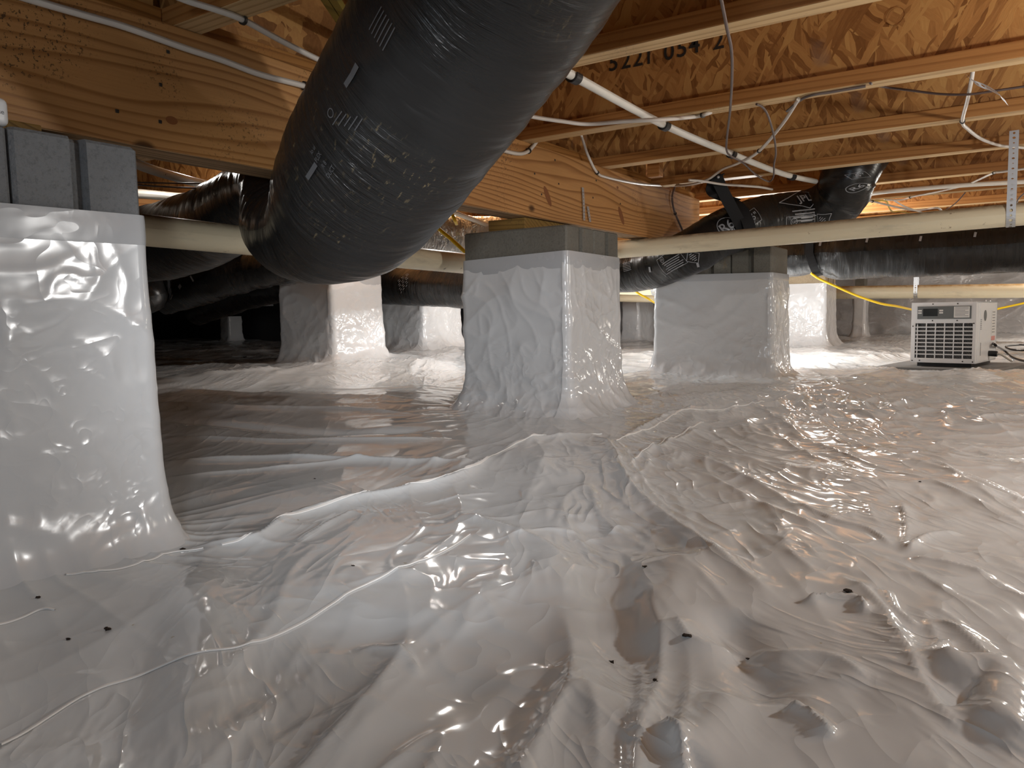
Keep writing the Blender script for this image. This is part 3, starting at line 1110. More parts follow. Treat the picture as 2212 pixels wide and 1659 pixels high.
# ------------------------------------------------------------------ I-joists
JY = [1.27, 3.04, 4.98, 6.87, 8.66, 10.43, 12.22, 13.94, 15.75, 17.5, 19.3, 21.1, 22.9, 24.7, 26.4]
ORD = ['first', 'second', 'third', 'fourth', 'fifth', 'sixth', 'seventh', 'eighth', 'ninth', 'tenth', 'eleventh', 'twelfth', 'thirteenth', 'fourteenth', 'fifteenth']
JX0, JX1 = -33.5, 9.3
joists = []
for i, y in enumerate(JY):
    if i < 2:
        lb = '%s wooden I-joist from the viewer, above the left girder' % ORD[i]
    else:
        lb = '%s wooden I-joist counted from the viewer, strand board web over pine flange' % ORD[i]
    if i == 3:
        lb = 'wooden I-joist whose strand board web carries the stamped black number'
    j = thing('floor_joist', (0, y - FWD / 2, JB), lb, 'joist', 'wooden I-joists under the floor')
    mb = MB()
    mb.box((JX0, y - FWD, JB), (JX1, y, JB + FH), 0.006)
    o = mb.build('bottom_flange', FLNG, j)
    # paler underside: light bounced off the floor, put into the colour
    mb = MB()
    mb.box((JX0, y - FWD + .006, JB - .003), (JX1, y - .006, JB + .001))
    mb.build('flange_underside', FLNGB, j)
    mb = MB()
    mb.box((JX0, y - FWD / 2 - .015, JB + FH - .01), (JX1, y - FWD / 2 + .015, CEIL - FH + .01))
    mb.build('web', OSB, j)
    mb = MB()
    mb.box((JX0, y - FWD, CEIL - FH), (JX1, y, CEIL - .002), 0.006)
    mb.build('top_flange', FLNG, j)
    joists.append(j)


def web_y(i):
    return JY[i] - FWD / 2 - .015


# knockout discs in the webs
for i, px, py, rr in ((3, 1424, 139, .055), (3, 1937, 35, .068), (3, 1660, -40, .06), (4, 2128, 218, .045), (3, 1228, 178, .05)):
    c = at(px, py, 1, web_y(i))
    mb = MB()
    n = 22
    for r0, r1, dz in ((0, rr * .92, .004), (rr * .92, rr, .010), (rr, rr * 1.06, .004)):
        vs, fs = [], []
        for k in range(n):
            a = 2 * math.pi * k / n
            vs += [(c[0] + r0 * math.cos(a), c[1] - dz, c[2] + r0 * math.sin(a)), (c[0] + r1 * math.cos(a), c[1] - dz, c[2] + r1 * math.sin(a))]
        fs = [(2 * k, 2 * k + 1, (2 * k + 3) % (2 * n), (2 * k + 2) % (2 * n)) for k in range(n)]
        mb.add(vs, fs)
    mb.build('knockout', OSB, joists[i])
# stamped number on the fourth joist's web
yw = web_y(3) - 0.004
for ch, px, py in (('5', 1325, 143), ('2', 1352, 138), ('2', 1378, 133), ('1', 1401, 128), ('0', 1445, 119), ('5', 1473, 112), ('4', 1500, 104), ('2', 1552, 95)):
    c = at(px, py - 6, 1, yw)
    mb = MB()
    print_flat(mb, ch, c, (1, 0, 0), (0, 0, 1), 0.21, 0.0)
    mb.build('stamped_digit', INK, joists[3])
# short hanging block between two joists and small web blocks
for (px0, px1, py0, py1, yy, lb) in ((1398, 1424, 345, 383, 9.2, 'short pale wooden block hanging behind the girder top'),):
    a, b = at(px0, py1, 1, yy), at(px1, py0, 1, yy)
    mb = MB()
    mb.box((a[0], yy, a[2]), (b[0], yy + .13, JB + .2), .008)
    o = mb.build('wood_block', FLNG)
    tag(o, lb, 'block')

# ------------------------------------------------------------------ girder
gx0, gx1, gy1 = -4.50, -4.22, 11.9
g = thing('girder', (-4.36, 5, 1.0), 'long two-ply pine girder crossing from upper left to the right pier', 'beam')
mb = MB()
mb.box((gx0 / 2 + gx1 / 2 + .002, -5.5, 1.0), (gx1, gy1, JB - .004), .008)
mb.build('front_ply', GIRD, g)
mb = MB()
mb.box((gx0, -5.5, 1.002), (gx0 / 2 + gx1 / 2 - .002, gy1 + .12, JB - .004), .008)
mb.build('back_ply', GIRD, g)
mb = MB()
mb.box((gx0 + .004, -5.5, .996), (gx1 - .01, gy1 - .01, 1.003))
mb.build('weathered_underside', GIRDB, g)
# nail heads and holes
for px, py in ((347, 183), (346, 263), (363, 112), (642, 270), (658, 194), (1155, 375), (1207, 397), (1281, 427), (1199, 346), (1288, 390), (1340, 440), (1170, 420), (253, 240), (643, 246)):
    c = at(px, py, 0, gx1 + .002)
    d = .010
    mb = MB()
    mb.box((c[0] - .002, c[1] - d, c[2] - d), (c[0] + .003, c[1] + d, c[2] + d), .003)
    mb.build('nail_head', STEELD, g)
# knots with darker hearts
KN = plain('knot_wood', srgb(128, 78, 40), 0.6)
for px, py, r, sl in ((371, 260, .030, 0), (1334, 405, .022, 0), (1183, 424, .024, 1), (1342, 466, .026, 1)):
    c = at(px, py, 0, gx1 + .0015)
    vs = [(c[0], c[1] + r * (1.3 if not sl else 2.2) * math.cos(a) - (r * 2.6 * math.sin(a) if sl else 0), c[2] + r * (.8 if not sl else 4.2) * math.sin(a)) for a in np.linspace(0, 2 * math.pi, 18, endpoint=False)]
    mb = MB()
    mb.add(vs, [tuple(range(18))])
    mb.build('knot', KN, g)

# blocking between the joists over the girder
for i in range(len(JY) - 1):
    y0, y1 = JY[i] + .004, JY[i + 1] - FWD - .004
    if y0 > gy1:
        break
    b = thing('blocking_panel', (-4.4, (y0 + y1) / 2, JB), 'strand board blocking over the girder between the %s and %s joist from the viewer' % (ORD[i], ORD[i + 1]), 'blocking', 'blocking panels over the girder')
    mb = MB()
    mb.box((-4.52, y0, JB), (-4.33, y1, JB + FH), .006)
    mb.build('flange', BLKW, b)
    mb = MB()
    mb.box((-4.44, y0, JB + FH - .01), (-4.41, y1, CEIL - .004))
    mb.build('web', OSB, b)

# second girder line, far left, over the other piers
mb = MB()
mb.box((-10.25, -5.5, 1.0), (-9.95, 27.3, JB - .004), .008)
o = mb.build('girder', GIRD)
tag(o, 'far girder in the dark behind the near girder, over the left wrapped piers', 'beam')
mb = MB()
mb.box((-4.5, 14.5, 1.0), (-4.22, 27.4, JB - .004), .008)
o = mb.build('girder', GIRD)
tag(o, 'distant girder resting over the bright wrapped pier at the back', 'beam')

# ------------------------------------------------------------------ piers
PTOP = 0.875


def cmu(mb, a, b, groove_axis_x=True):
    """concrete block with a sash groove down each end (ends face +-X)"""
    (x0, y0, z0), (x1, y1, z1) = a, b
    ym = (y0 + y1) / 2
    gw, gd, ch = 0.040, 0.055, 0.016
    prof = [(x1 - ch, y0), (x1, y0 + ch), (x1, ym - gw), (x1 - gd, ym - gw + .01), (x1 - gd, ym + gw - .01), (x1, ym + gw), (x1, y1 - ch), (x1 - ch, y1),
            (x0 + ch, y1), (x0, y1 - ch), (x0, ym + gw), (x0 + gd, ym + gw - .01), (x0 + gd, ym - gw + .01), (x0, ym - gw), (x0, y0 + ch), (x0 + ch, y0)]
    n = len(prof)
    vs = [(p[0], p[1], z0) for p in prof] + [(p[0], p[1], z1 - ch) for p in prof]
    cxm, cym = (x0 + x1) / 2, (y0 + y1) / 2
    k = 1 - ch * 0.8
    vs += [(cxm + (p[0] - cxm) * (1 - ch / (x1 - x0) * 1.6), cym + (p[1] - cym) * (1 - ch / (y1 - y0) * 1.6), z1) for p in prof]
    fs = [(i, (i + 1) % n, n + (i + 1) % n, n + i) for i in range(n)]
    fs += [(n + i, n + (i + 1) % n, 2 * n + (i + 1) % n, 2 * n + i) for i in range(n)]
    fs += [tuple(range(n - 1, -1, -1)), tuple(range(2 * n, 3 * n))]
    mb.add(vs, fs)


def wrap_mesh(mb, x0, x1, y0, y1, ztop_f, res, seed, amp, flare, cr=0.035, out=0.018, zbot_in=0.03):
    """plastic wrapped round a pier; ztop_f(x,y) gives its cut top edge"""
    segs = []
    c = [(x1 - cr, y0 + cr, -90), (x1 - cr, y1 - cr, 0), (x0 + cr, y1 - cr, 90), (x0 + cr, y0 + cr, 180)]
    pts, nrm = [], []
    for k in range(4):
        cx, cy, a0 = c[k]
        for a in np.linspace(a0, a0 + 90, 5):
            r = math.radians(a)
            pts.append((cx + cr * math.cos(r), cy + cr * math.sin(r)))
            nrm.append((math.cos(r), math.sin(r)))
        nx, ny, _ = c[(k + 1) % 4]
        r = math.radians(a0 + 90)
        p0 = np.array(pts[-1])
        p1 = np.array((nx + cr * math.cos(r), ny + cr * math.sin(r)))
        L = np.linalg.norm(p1 - p0)
        m_ = max(2, int(L / res))
        for t in np.linspace(0, 1, m_ + 1)[1:-1]:
            pts.append(tuple(p0 + (p1 - p0) * t))
            nrm.append((math.cos(r), math.sin(r)))
    pts, nrm = np.array(pts), np.array(nrm)
    sarc = np.concatenate([[0], np.cumsum(np.hypot(*np.diff(pts, axis=0).T))])
    zt = np.array([ztop_f(p[0], p[1]) for p in pts])
    nz = max(8, int((zt.mean() + 1.1) / res))
    t = np.linspace(0, 1, nz) ** 1.0
    n_ = len(pts)
    Sg, Tg = np.meshgrid(sarc, t, indexing='ij')
    H = Tg * 2.0
    env = np.clip((1 - Tg) * 7 - .25, 0, 1)
    w = amp * (0.9 * ridged(Sg * 1.1 + 0.8 * H, H * 0.9 - Sg * 0.5, seed, 5) + 0.5 * ridged(Sg * 2.2 - H * 1.1, H * 1.5, seed + 1, 5) + 0.55 * perlin(Sg * 1.3, H * 1.1, seed + 2) + 0.35 * ridged(Sg * 4.2 + H * 2, H * 1.8 - Sg, seed + 3, 7))
    low = np.exp(-Tg * 6.0)
    w = w * env + amp * 1.8 * low * (ridged(Sg * 2.6, H * 3.2, seed + 4, 4) + 0.6 * perlin(Sg * 5, H * 5, seed + 5))
    # foot of the skirt on the floor
    fl = flare * (np.exp(-Tg * 15) + 0.25 * np.exp(-Tg * 5)) * (1 + 0.5 * perlin(Sg * 1.7, Sg * 0.0 + 3, seed + 6))
    off = out + np.maximum(w, -out * 0.6) + fl
    X = pts[:, None, 0] + nrm[:, None, 0] * off
    Y = pts[:, None, 1] + nrm[:, None, 1] * off
    zb = hfloor(X[:, 0], Y[:, 0]) - zbot_in
    Z = zb[:, None] + (zt - zb)[:, None] * Tg
    P = np.stack([X, Y, Z], -1)
    P = np.concatenate([P, P[:1]], 0)
    mb.grid(P)


def cmu_y(mb, a, b):
    """the same block laid with its grooved ends facing -Y and +Y"""
    t = MB()
    cmu(t, (a[1], a[0], a[2]), (b[1], b[0], b[2]))
    mb.add([(p[1], p[0], p[2]) for p in t.v], [f[::-1] for f in t.f])


def pier(key, label, wrap_label, ztop_f, res, seed, amp=0.020, flare=0.22, nblk=2, bm_=CONC, tape=True, top=PTOP, shim=True, tape_h=0.17, wmat=None):
    x0, x1, y0, y1 = PIERS[key]
    zb = float(hfloor(np.array([(x0 + x1) / 2]), np.array([(y0 + y1) / 2]))[0]) - .12
    root = thing('block_pier', ((x0 + x1) / 2, (y0 + y1) / 2, zb), label, 'pier', 'wrapped block piers')
    h = 0.605
    z = top
    k = 0
    while z > zb + .05:
        dy = (y1 - y0) / nblk
        for q in range(nblk):
            mb = MB()
            if nblk == 3:
                dx = (x1 - x0) / 3
                cmu_y(mb, (x0 + q * dx + .006, y0, max(z - h + .02, zb)), (x0 + (q + 1) * dx - .006, y1, z))
            else:
                cmu(mb, (x0, y0 + q * dy + .006, max(z - h + .02, zb)), (x1, y0 + (q + 1) * dy - .006, z))
            mb.build('concrete_block', bm_, root)
        z -= h
        k += 1
    mb = MB()
    wrap_mesh(mb, x0, x1, y0, y1, ztop_f, res, seed, amp, flare)
    w = mb.build('plastic_wrap', wmat or WRAP, root, smooth=True)
    if tape:
        # smooth tape band that holds the top edge
        mb = MB()
        cr, out = 0.035, 0.0215
        c = [(x1 - cr, y0 + cr, -90), (x1 - cr, y1 - cr, 0), (x0 + cr, y1 - cr, 90), (x0 + cr, y0 + cr, 180)]
        pts = []
        for q in range(4):
            for a in np.linspace(c[q][2], c[q][2] + 90, 5):
                r = math.radians(a)
                pts.append((c[q][0] + (cr + out) * math.cos(r), c[q][1] + (cr + out) * math.sin(r)))
        pts = np.array(pts)
        zt = np.array([ztop_f(p[0], p[1]) for p in pts]) + .004
        prof = np.linspace(0, 1, 5)
        P = np.stack([np.repeat(pts[:, None, 0], 5, 1), np.repeat(pts[:, None, 1], 5, 1), zt[:, None] - tape_h * prof[None, :]], -1)
        P[:, 1:4, :2] = P[:, 1:4, :2] + (np.array([(x0 + x1) / 2, (y0 + y1) / 2]) - P[:, 1:4, :2]) * -0.003
        P = np.concatenate([P, P[:1]], 0)
        mb.grid(P)
        o = mb.build('tape_band', TAPE, root, smooth=True)
        o['label'] = 'greyer smooth tape band along the top edge of the wrap'
    return root


# top edges of the wrap measured at the corners
pL = pier('L', 'nearest tall pier at left, white wrapped, bare grey blocks on top', '', lambda x, y: 0.525 + 0.012 * (y - 1.7), 0.016, 100, 0.0115, 0.13, bm_=CONCG, tape_h=0.15, wmat=WRAPS)
pC = pier('C', 'middle wrapped pier with bare brown-grey block under the girder', '', lambda x, y: 0.615 + 0.050 * (-3.75 - x) * -0.6 - 0.012 * (y - 6.7), 0.016, 120, 0.022, 0.20)
pR = pier('R', 'wide wrapped pier behind the cream drain pipe, right of the middle pier', '', lambda x, y: 0.500 + 0.03 * (-2.84 - x) * 0.6, 0.03, 140, 0.020, 0.16, nblk=3, tape_h=0.1)
pM = pier('M', 'wrapped pier under the big black duct, sharp lit corner edge', '', lambda x, y: 0.72, 0.03, 160, 0.022, 0.14)
pT = pier('T', 'small wrapped pier in the shade between the duct and the middle pier', '', lambda x, y: 0.74, 0.04, 180, 0.020, 0.22)
pS = pier('S', 'brightly lit wrapped pier behind the wide pier at right', '', lambda x, y: 0.575, 0.04, 200, 0.012, 0.20, bm_=CONCT, tape=False)

# shims on the pier tops
for key, xs, ys, lb in (('C', (at(1055, 492, 1, 6.8)[0], at(1134, 492, 1, 6.8)[0]), (6.8, 7.8), 'treated wood shim between the middle pier and the girder'),
                        ('L', (-4.60, -4.14), (1.0, 2.02), 'olive treated shim board on the nearest left pier'),
                        ('R', (-4.54, -4.10), (11.0, 11.75), 'treated wood shim hidden on the wide right pier'),
                        ('S', (-4.7, -4.0), (18.95, 20.0), 'treated wood shim on the bright back pier'),
                        ('M', (-10.5, -9.7), (9.05, 10.1), 'treated wood shim on the pier under the big duct'),
                        ('T', (-10.6, -9.8), (11.7, 12.7), 'treated wood shim on the small shaded pier')):
    mb = MB()
    mb.box((xs[0], ys[0], PTOP), (xs[1], ys[1], .994), .008)
    o = mb.build('wood_shim', SHIM)
    tag(o, lb, 'shim')

# white sensor on the nearest pier
t_ = thing('humidity_sensor', (-3.80, 1.62, PTOP), 'white rounded sensor box on the nearest pier top at the left frame edge', 'sensor')
mb = MB()
c = at(0, 247, 0, -3.79)
bm = bmesh.new()
bmesh.ops.create_cube(bm, size=1)
for v in bm.verts:
    v.co = Vector((v.co.x * .07 - 3.83, v.co.y * .24 + 1.60, v.co.z * .125 + PTOP + .066))
bmesh.ops.bevel(bm, geom=list(bm.edges), offset=.028, segments=4, affect='EDGES', profile=0.5)
mb.bm(bm)
bm.free()
mb.build('case', SENSOR, t_, smooth=True)
mb = MB()
print_flat(mb, 'house', (-3.794, 1.66, PTOP + .062), (0, 1, 0), (0, 0, 1), .030, .0)
mb.build('printed_word', plain('grey_ink', (.2, .2, .21), .5), t_)


# ------------------------------------------------------------------ pipes
def pipe(name, pts, r, mat, label, cat='pipe', n=6, nseg=24, group=None):
    o, t = tube_obj(name, pts, r, mat, None, n, nseg)
    tag(o, label, cat, group)
    return o, t


PR = 0.120
XL, YR = -5.5, 9.8
a0, a1 = at(311, 497, 0, XL), at(914, 560, 0, XL)
b0, b1 = at(1331, 540, 1, YR), at(2212, 462, 1, YR)
dL = (a1 - a0) / (a1[1] - a0[1])
dR = (b1 - b0) / (b1[0] - b0[0])
p_start = a0 + dL * (-2.5 - a0[1])
p_end = a0 + dL * (8.9 - a0[1])
q_start = b0 + dR * (-5.0 - b0[0])
q_end = b0 + dR * (6.0 - b0[0])
drain = thing('drain_pipe', p_start, 'cream drain pipe running along behind the girder and turning right past the middle pier', 'pipe')
Cc = [p_start + (p_end - p_start) * t for t in np.linspace(0, 1, 24)]
elbow = smooth_path([p_end, p_end + dL * .3 + np.array([0, 0, .03]), np.array([XL + .06, YR - .25, (p_end[2] + q_start[2]) / 2]), np.array([XL + .25, YR - .02, q_start[2] - .03]), q_start], 6)
Cc2 = [q_start + (q_end - q_start) * t for t in np.linspace(0, 1, 30)]
tL, tE, tR = Tube(np.array(Cc), PR, 28), Tube(elbow, PR * 1.12, 28), Tube(np.array(Cc2), PR, 28)
for nm, tt in (('left_run', tL), ('elbow', tE), ('right_run', tR)):
    mb = MB()
    tt.into(mb)
    mb.build(nm, PVC, drain, smooth=True)


def hanger(px, py_top, tube, s, label, legs=True):
    """perforated steel strap looped under a pipe and nailed up to a joist"""
    i = int(np.argmin(abs(tube.s - s)))
    c, T = tube.C[i], tube.T[i]
    side = np.cross(T, (0, 0, 1.0))
    side /= np.linalg.norm(side)
    r = tube.R[i] + .008
    pts = [c + side * r + np.array([0, 0, JB - c[2] + .05])]
    pts.append(c + side * r + np.array([0, 0, .02]))
    for a in np.linspace(0, -math.pi, 15):
        pts.append(c + r * (math.cos(a) * side + math.sin(a) * np.array([0, 0, 1])))
    pts.append(c - side * r * .9 + np.array([0, 0, JB - c[2] + .05]))
    if not legs:
        pts = [c + r * (math.cos(a) * side + math.sin(a) * np.array([0, 0, 1])) for a in np.linspace(0, -2 * math.pi, 28)]
    C = []
    for p, q in zip(pts[:-1], pts[1:]):
        m_ = max(1, int(np.linalg.norm(q - p) / .03))
        C += [p + (q - p) * k / m_ for k in range(m_)]
    C.append(pts[-1])
    C = np.array(C)
    mb = MB()
    strip_holes(mb, C, np.tile(T, (len(C), 1)), .085, .052, .017)
    o = mb.build('hanger_strap', STEEL)
    tag(o, label, 'strap', 'perforated steel hanger straps')
    return o


def s_at(tube, px):
    """arc length of a tube at an image column"""
    c = (RM.T @ tube.C.T)
    x = CX + F * c[0] / c[2]
    ok = c[2] > 0.3
    i = np.argmin(np.where(ok, abs(x - px), 1e9))
    return tube.s[i]


hanger(541, 0, tL, s_at(tL, 541), 'perforated steel strap round the left run of the cream pipe', False)
hanger(2172, 0, tR, s_at(tR, 2172), 'long perforated steel strap holding the cream pipe at far right')
# loose curled strap tail at upper right
P = [at(2083, 157, 2, 1.74), at(2105, 178, 2, 1.70), at(2135, 190, 2, 1.67), at(2160, 205, 2, 1.66), at(2172, 222, 2, 1.66)]
C = smooth_path(P, 8)
mb = MB()
strip_holes(mb, C, np.tile(np.array([.55, .55, -.62]), (len(C), 1)), .08, .05, .016)
o = mb.build('strap_tail', STEEL)
tag(o, 'short curled perforated strap tail beside the long steel strap', 'strap')
# two strap stubs on the girder face
for pts, lb in (([(1259, 405), (1261, 440), (1262, 476)], 'longer perforated strap stub nailed on the girder over the middle pier'),
                ([(1270, 446), (1272, 460), (1275, 479)], 'shorter bent strap stub beside the longer one on the girder')):
    C = smooth_path([at(px, py, 0, gx1 + .016) for px, py in pts], 8)
    mb = MB()
    strip_holes(mb, C, np.tile(np.array([0.0, 1, 0]), (len(C), 1)), .05, .035, .010)
    o = mb.build('strap_stub', STEEL)
    tag(o, lb, 'strap')

# second far drain, horizontal, with its strap
c0, c1 = at(1803, 632, 1, 21.5), at(2212, 628, 1, 21.5)
far, tF = pipe('drain_pipe', [c0 - (c1 - c0) * .15, c0, c1, c1 + (c1 - c0) * .8], .165, PVCS, 'far cream drain pipe with brown stains above the dehumidifier', n=10)
hanger(1993, 0, tF, s_at(tF, 1993), 'thin perforated strap holding the far stained pipe')
# two short pipe lengths seen between the middle and the wide pier
d0, d1 = at(1325, 622, 1, 13.5), at(1440, 624, 1, 13.5)
_, tS = pipe('drain_pipe', [d0 - (d1 - d0) * 3, d0, d1, d1 + (d1 - d0) * .25], .125, PVCS, 'stained pale pipe showing between the middle and wide piers')
hanger(1412, 0, tS, s_at(tS, 1410), 'dark strap round the stained pipe between the piers')
d0, d1 = at(1325, 643, 1, 17.5), at(1440, 645, 1, 17.5)
pipe('drain_pipe', [d0 - (d1 - d0) * 4, d0, d1, d1 + (d1 - d0) * .6], .10, PVC, 'thin shaded pipe below the stained pipe between the piers')

# white PEX line under the joists with its clips
zp = JB - .045
px_ = [(1135, 107), (1240, 165), (1435, 270), (1580, 332), (1690, 375), (1762, 392)]
P = [at(a, b, 2, zp) for a, b in px_]
pex = thing('water_line', P[1], 'straight white water line crossing beneath the joists at upper right', 'pipe')
mb = MB()
tp = Tube(smooth_path(P, 8), .034, 16)
tp.into(mb)
mb.build('tube', PVCW, pex, smooth=True)
for (cx_, cy_) in ((1232, 158), (1437, 270), (1583, 334), (1712, 380)):
    s = s_at(tp, cx_)
    i = int(np.argmin(abs(tp.s - s)))
    c, T = tp.C[i], tp.T[i]
    A = np.cross(T, (0, 0, 1))
    A /= np.linalg.norm(A)
    mb = MB()
    C = np.array([c + .040 * (math.cos(a) * A + math.sin(a) * np.array([0, 0, 1])) for a in np.linspace(.3, -math.pi - .3, 14)])
    band(mb, C, np.tile(T, (len(C), 1)), .085, .012)
    mb.build('pipe_clip', BLACK, pex)

# white pipes behind the girder on the left and by the middle pier
pipe('water_line', [atd(150, 290, 6.6), atd(305, 358, 7.9), atd(400, 388, 8.7), atd(490, 410, 9.6), atd(560, 428, 10.2)], .052, PVCW, 'upper white pipe sloping down behind the left girder', nseg=14)
pipe('water_line', [atd(150, 413, 8.0), atd(305, 419, 9.3), atd(400, 427, 9.7), atd(480, 423, 10.2), atd(560, 412, 10.6)], .056, PVCW, 'lower white pipe sagging behind the left girder', nseg=14)
pipe('water_line', [at(930, 440, 0, -6.0), at(985, 461, 0, -6.0), at(1024, 475, 0, -6.0), at(1090, 500, 0, -6.0)], .030, PVCW, 'short white pipe end above the foil duct by the middle pier', nseg=14)
pipe('water_line', [at(920, 470, 0, -6.6), at(985, 480, 0, -6.6), at(1015, 480, 0, -6.6), at(1080, 478, 0, -6.6)], .040, PVCW, 'white pipe lying just above the foil duct', nseg=14)

# ------------------------------------------------------------------ flexible ducts
def ripple_fn(seed, amp, k=1.0):
    def f(s, a):
        ca, sa = np.cos(a) * 1.6, np.sin(a) * 1.6
        r = 0.6 * perlin(s * 2.6 * k + 11, ca * .8 + sa * .5, seed) + 0.4 * perlin(s * 7 * k + sa, ca + 5, seed + 1) + 0.22 * perlin(s * 17 * k + ca * 2, sa * 1.5, seed + 2)
        return amp * r
    return f


def duct(name, rows, mat, label, seed, amp=.02, n=14, nseg=56, group='black flexible ducts', part='sleeve'):
    C = smooth_path(rows, n)
    t = Tube(C[:, :3], C[:, 3], nseg, ripple_fn(seed, amp))
    root = thing(name, C[0, :3], label, 'duct', group)
    mb = MB()
    t.into(mb)
    mb.build(part, mat, root, smooth=True)
    return root, t


def row(px, py, d, r):
    return list(atd(px, py, d)) + [r]


big, tB = duct('flexible_duct', [row(300, 530, 9.5, .46), row(350, 522, 9.3, .46), row(440, 495, 8.7, .44), row(510, 455, 7.9, .38), row(558, 412, 7.1, .30), row(590, 404, 6.45, .28), row(617, 494, 5.85, .32),
                                 row(690, 494, 5.35, .39), row(752, 440, 5.0, .51), row(815, 345, 4.65, .55), row(925, 180, 4.2, .555), row(1047, 0, 3.8, .54),
                                 row(1190, -250, 3.3, .54), row(1450, -700, 2.8, .54)], DUCT, 'huge near black insulated duct rising across the girder to the top', 300, .018, 22, 96)
# gathered outer wrap bands around the lower elbow
# pale dashes and rubbed print on the big duct


def locate(t, px, py, lo=0.0, hi=1.0, na=120, ns=260):
    """(s, angle) of the visible skin point of a tube nearest an image point"""
    best, arg = 1e18, None
    for s in np.linspace(t.s[-1] * lo, t.s[-1] * hi, ns):
        i = int(np.argmin(abs(t.s - s)))
        a = np.linspace(-math.pi, math.pi, na)
        Pn = np.cos(a)[:, None] * t.A[i] + np.sin(a)[:, None] * t.B[i]
        P = t.C[i] + t.R[i] * Pn
        vis = (Pn * -P).sum(1) > 0
        c = RM.T @ P.T
        d = (CX + F * c[0] / c[2] - px) ** 2 + (CY + F * c[1] / c[2] - py) ** 2
        d = np.where(vis & (c[2] > .3), d, 1e18)
        k = int(np.argmin(d))
        if d[k] < best:
            best, arg = d[k], (s, a[k])
    return arg


def sp(t, px, py, rot=0.0, lo=0.0, hi=1.0, off=.016, up=1):
    """print centred at an image point; x axis follows +s or -s so that it reads left to right"""
    s, a = locate(t, px, py, lo, hi)
    p0, p1 = t.point(max(0, s - .1), a), t.point(min(t.s[-1], s + .1), a)
    c0, c1 = RM.T @ p0, RM.T @ p1
    fl = 1 if c1[0] / c1[2] > c0[0] / c0[2] else -1
    q = SkinPrint(t, s, a, rot, fl, off)
    pu, pd = t.point(s, a + .1), t.point(s, a - .1)
    cu, cd = RM.T @ pu, RM.T @ pd
    ups = 1 if cu[1] / cu[2] < cd[1] / cd[2] else -1
    q.up = ups * fl
    return q


mb = MB()
for px, py, w, h in ((762, 162, .15, .03), (673, 372, .13, .028)):
    mb = nmb()
    q = sp(tB, px, py, 0, .35, .95)
    q.bar(mb, 0, 0, w, h)
mb = nmb()
q = sp(tB, 735, 255, 0, .35, .95)
for k in range(5):
    q.bar(mb, .02 * k, -.028 * k, .10 - .015 * (k % 3), .006)
q.ring(mb, -.02, .05, .022, .006, 14)
mb = nmb()
q = sp(tB, 685, 320, 0, .35, .95)
for k in range(4):
    q.text(mb, ('lo ui', 'FLEX', 'R 8', 'DUCT')[k], -.0, -.05 * k, .035)
mb = nmb()
q = sp(tB, 828, 60, 0, .35, .99)
for k in range(6):
    q.bar(mb, 0, .05 - .024 * k, .13, .006)
mb = nmb()
q = sp(tB, 592, 470, 0, .25, .8)
for k in range(5):
    q.bar(mb, 0, .05 - .024 * k, .10, .006)
flush('printed_mark', MARKD, big)

# medium labelled duct with the boot elbow
med, tM = duct('flexible_duct', [row(1880, 300, 10.25, .36), row(1838, 375, 10.15, .35), row(1812, 428, 10.4, .35), row(1750, 462, 10.7, .34), row(1650, 475, 10.55, .33), row(1560, 505, 10.45, .32), row(1480, 549, 10.6, .31), row(1390, 581, 11.15, .31),
                                 row(1280, 592, 11.6, .32), row(1180, 612, 12.2, .33), row(1060, 622, 12.4, .34), row(960, 621, 13.25, .34), row(878, 620, 14.27, .34), row(820, 618, 14.7, .34), row(753, 617, 15.1, .34)], DUCT2, 'labelled black duct dropping from the joists and passing behind the cream pipe', 320, .022, 12, 48)
mb = MB()
mb = nmb()
q = sp(tM, 1735, 430, 0.0, 0, .6)
q.text(mb, 'JPL', 0, 0, .16)
q.line(mb, [(-.34, -.03), (0, .16), (.34, .03), (.02, -.15), (-.34, -.03)], .010)
mb = nmb()
q = sp(tM, 1740, 452, 0, 0, .6)
for k in range(4):
    q.bar(mb, -.05, -.01 - .042 * k, .34 - .05 * (k % 2), .014)
mb = nmb()
q = sp(tM, 1725, 482, 0, 0, .6)
q.line(mb, [(-.22, -.10), (-.22, .10), (.22, .10), (.22, -.10), (-.22, -.10)], .006)
q.ring(mb, -.12, .03, .045, .007, 18)
q.text(mb, 'UL', -.12, .03, .045)
for k in range(4):
    q.bar(mb, .08, .07 - .04 * k, .20, .013)
mb = nmb()
q = sp(tM, 1778, 474, 0, 0, .6)
q.line(mb, [(-.12, 0), (0, .11), (.12, 0), (0, -.11), (-.12, 0)], .008)
for k in range(5):
    q.bar(mb, 0, .05 - .025 * k, .10 - .03 * abs(k - 2), .010)
mb = nmb()
q = sp(tM, 1626, 468, 0.25, 0, .7)
q.line(mb, [(-.075, -.09), (-.075, .09), (.075, .09), (.075, -.09), (-.075, -.09)], .006)
q.text(mb, '6"', 0, 0, .12)
mb = nmb()
q = sp(tM, 1573, 487, 0.25, 0, .7)
q.ring(mb, 0, 0, .125, .011, 30)
q.text(mb, 'R6', 0.0, 0, .18)
mb = nmb()
q = sp(tM, 1842, 408, -.2, 0, .3)
q.ring(mb, 0, 0, .10, .010, 30)
q.text(mb, 'R6', 0.0, 0, .12)
mb = nmb()
q = sp(tM, 1848, 377, -.2, 0, .3)
q.line(mb, [(-.10, -.07), (-.10, .07), (.08, .07), (.08, -.07), (-.10, -.07)], .006)
q.text(mb, '6"', 0, 0, .11)
mb = nmb()
q = sp(tM, 1443, 568, 0.2, .3, .8)
q.line(mb, [(-.20, -.11), (-.20, .13), (.19, .13), (.19, -.11), (-.20, -.11)], .006)
q.ring(mb, -.10, .09, .035, .006, 16)
q.text(mb, 'UL', -.10, .09, .035)
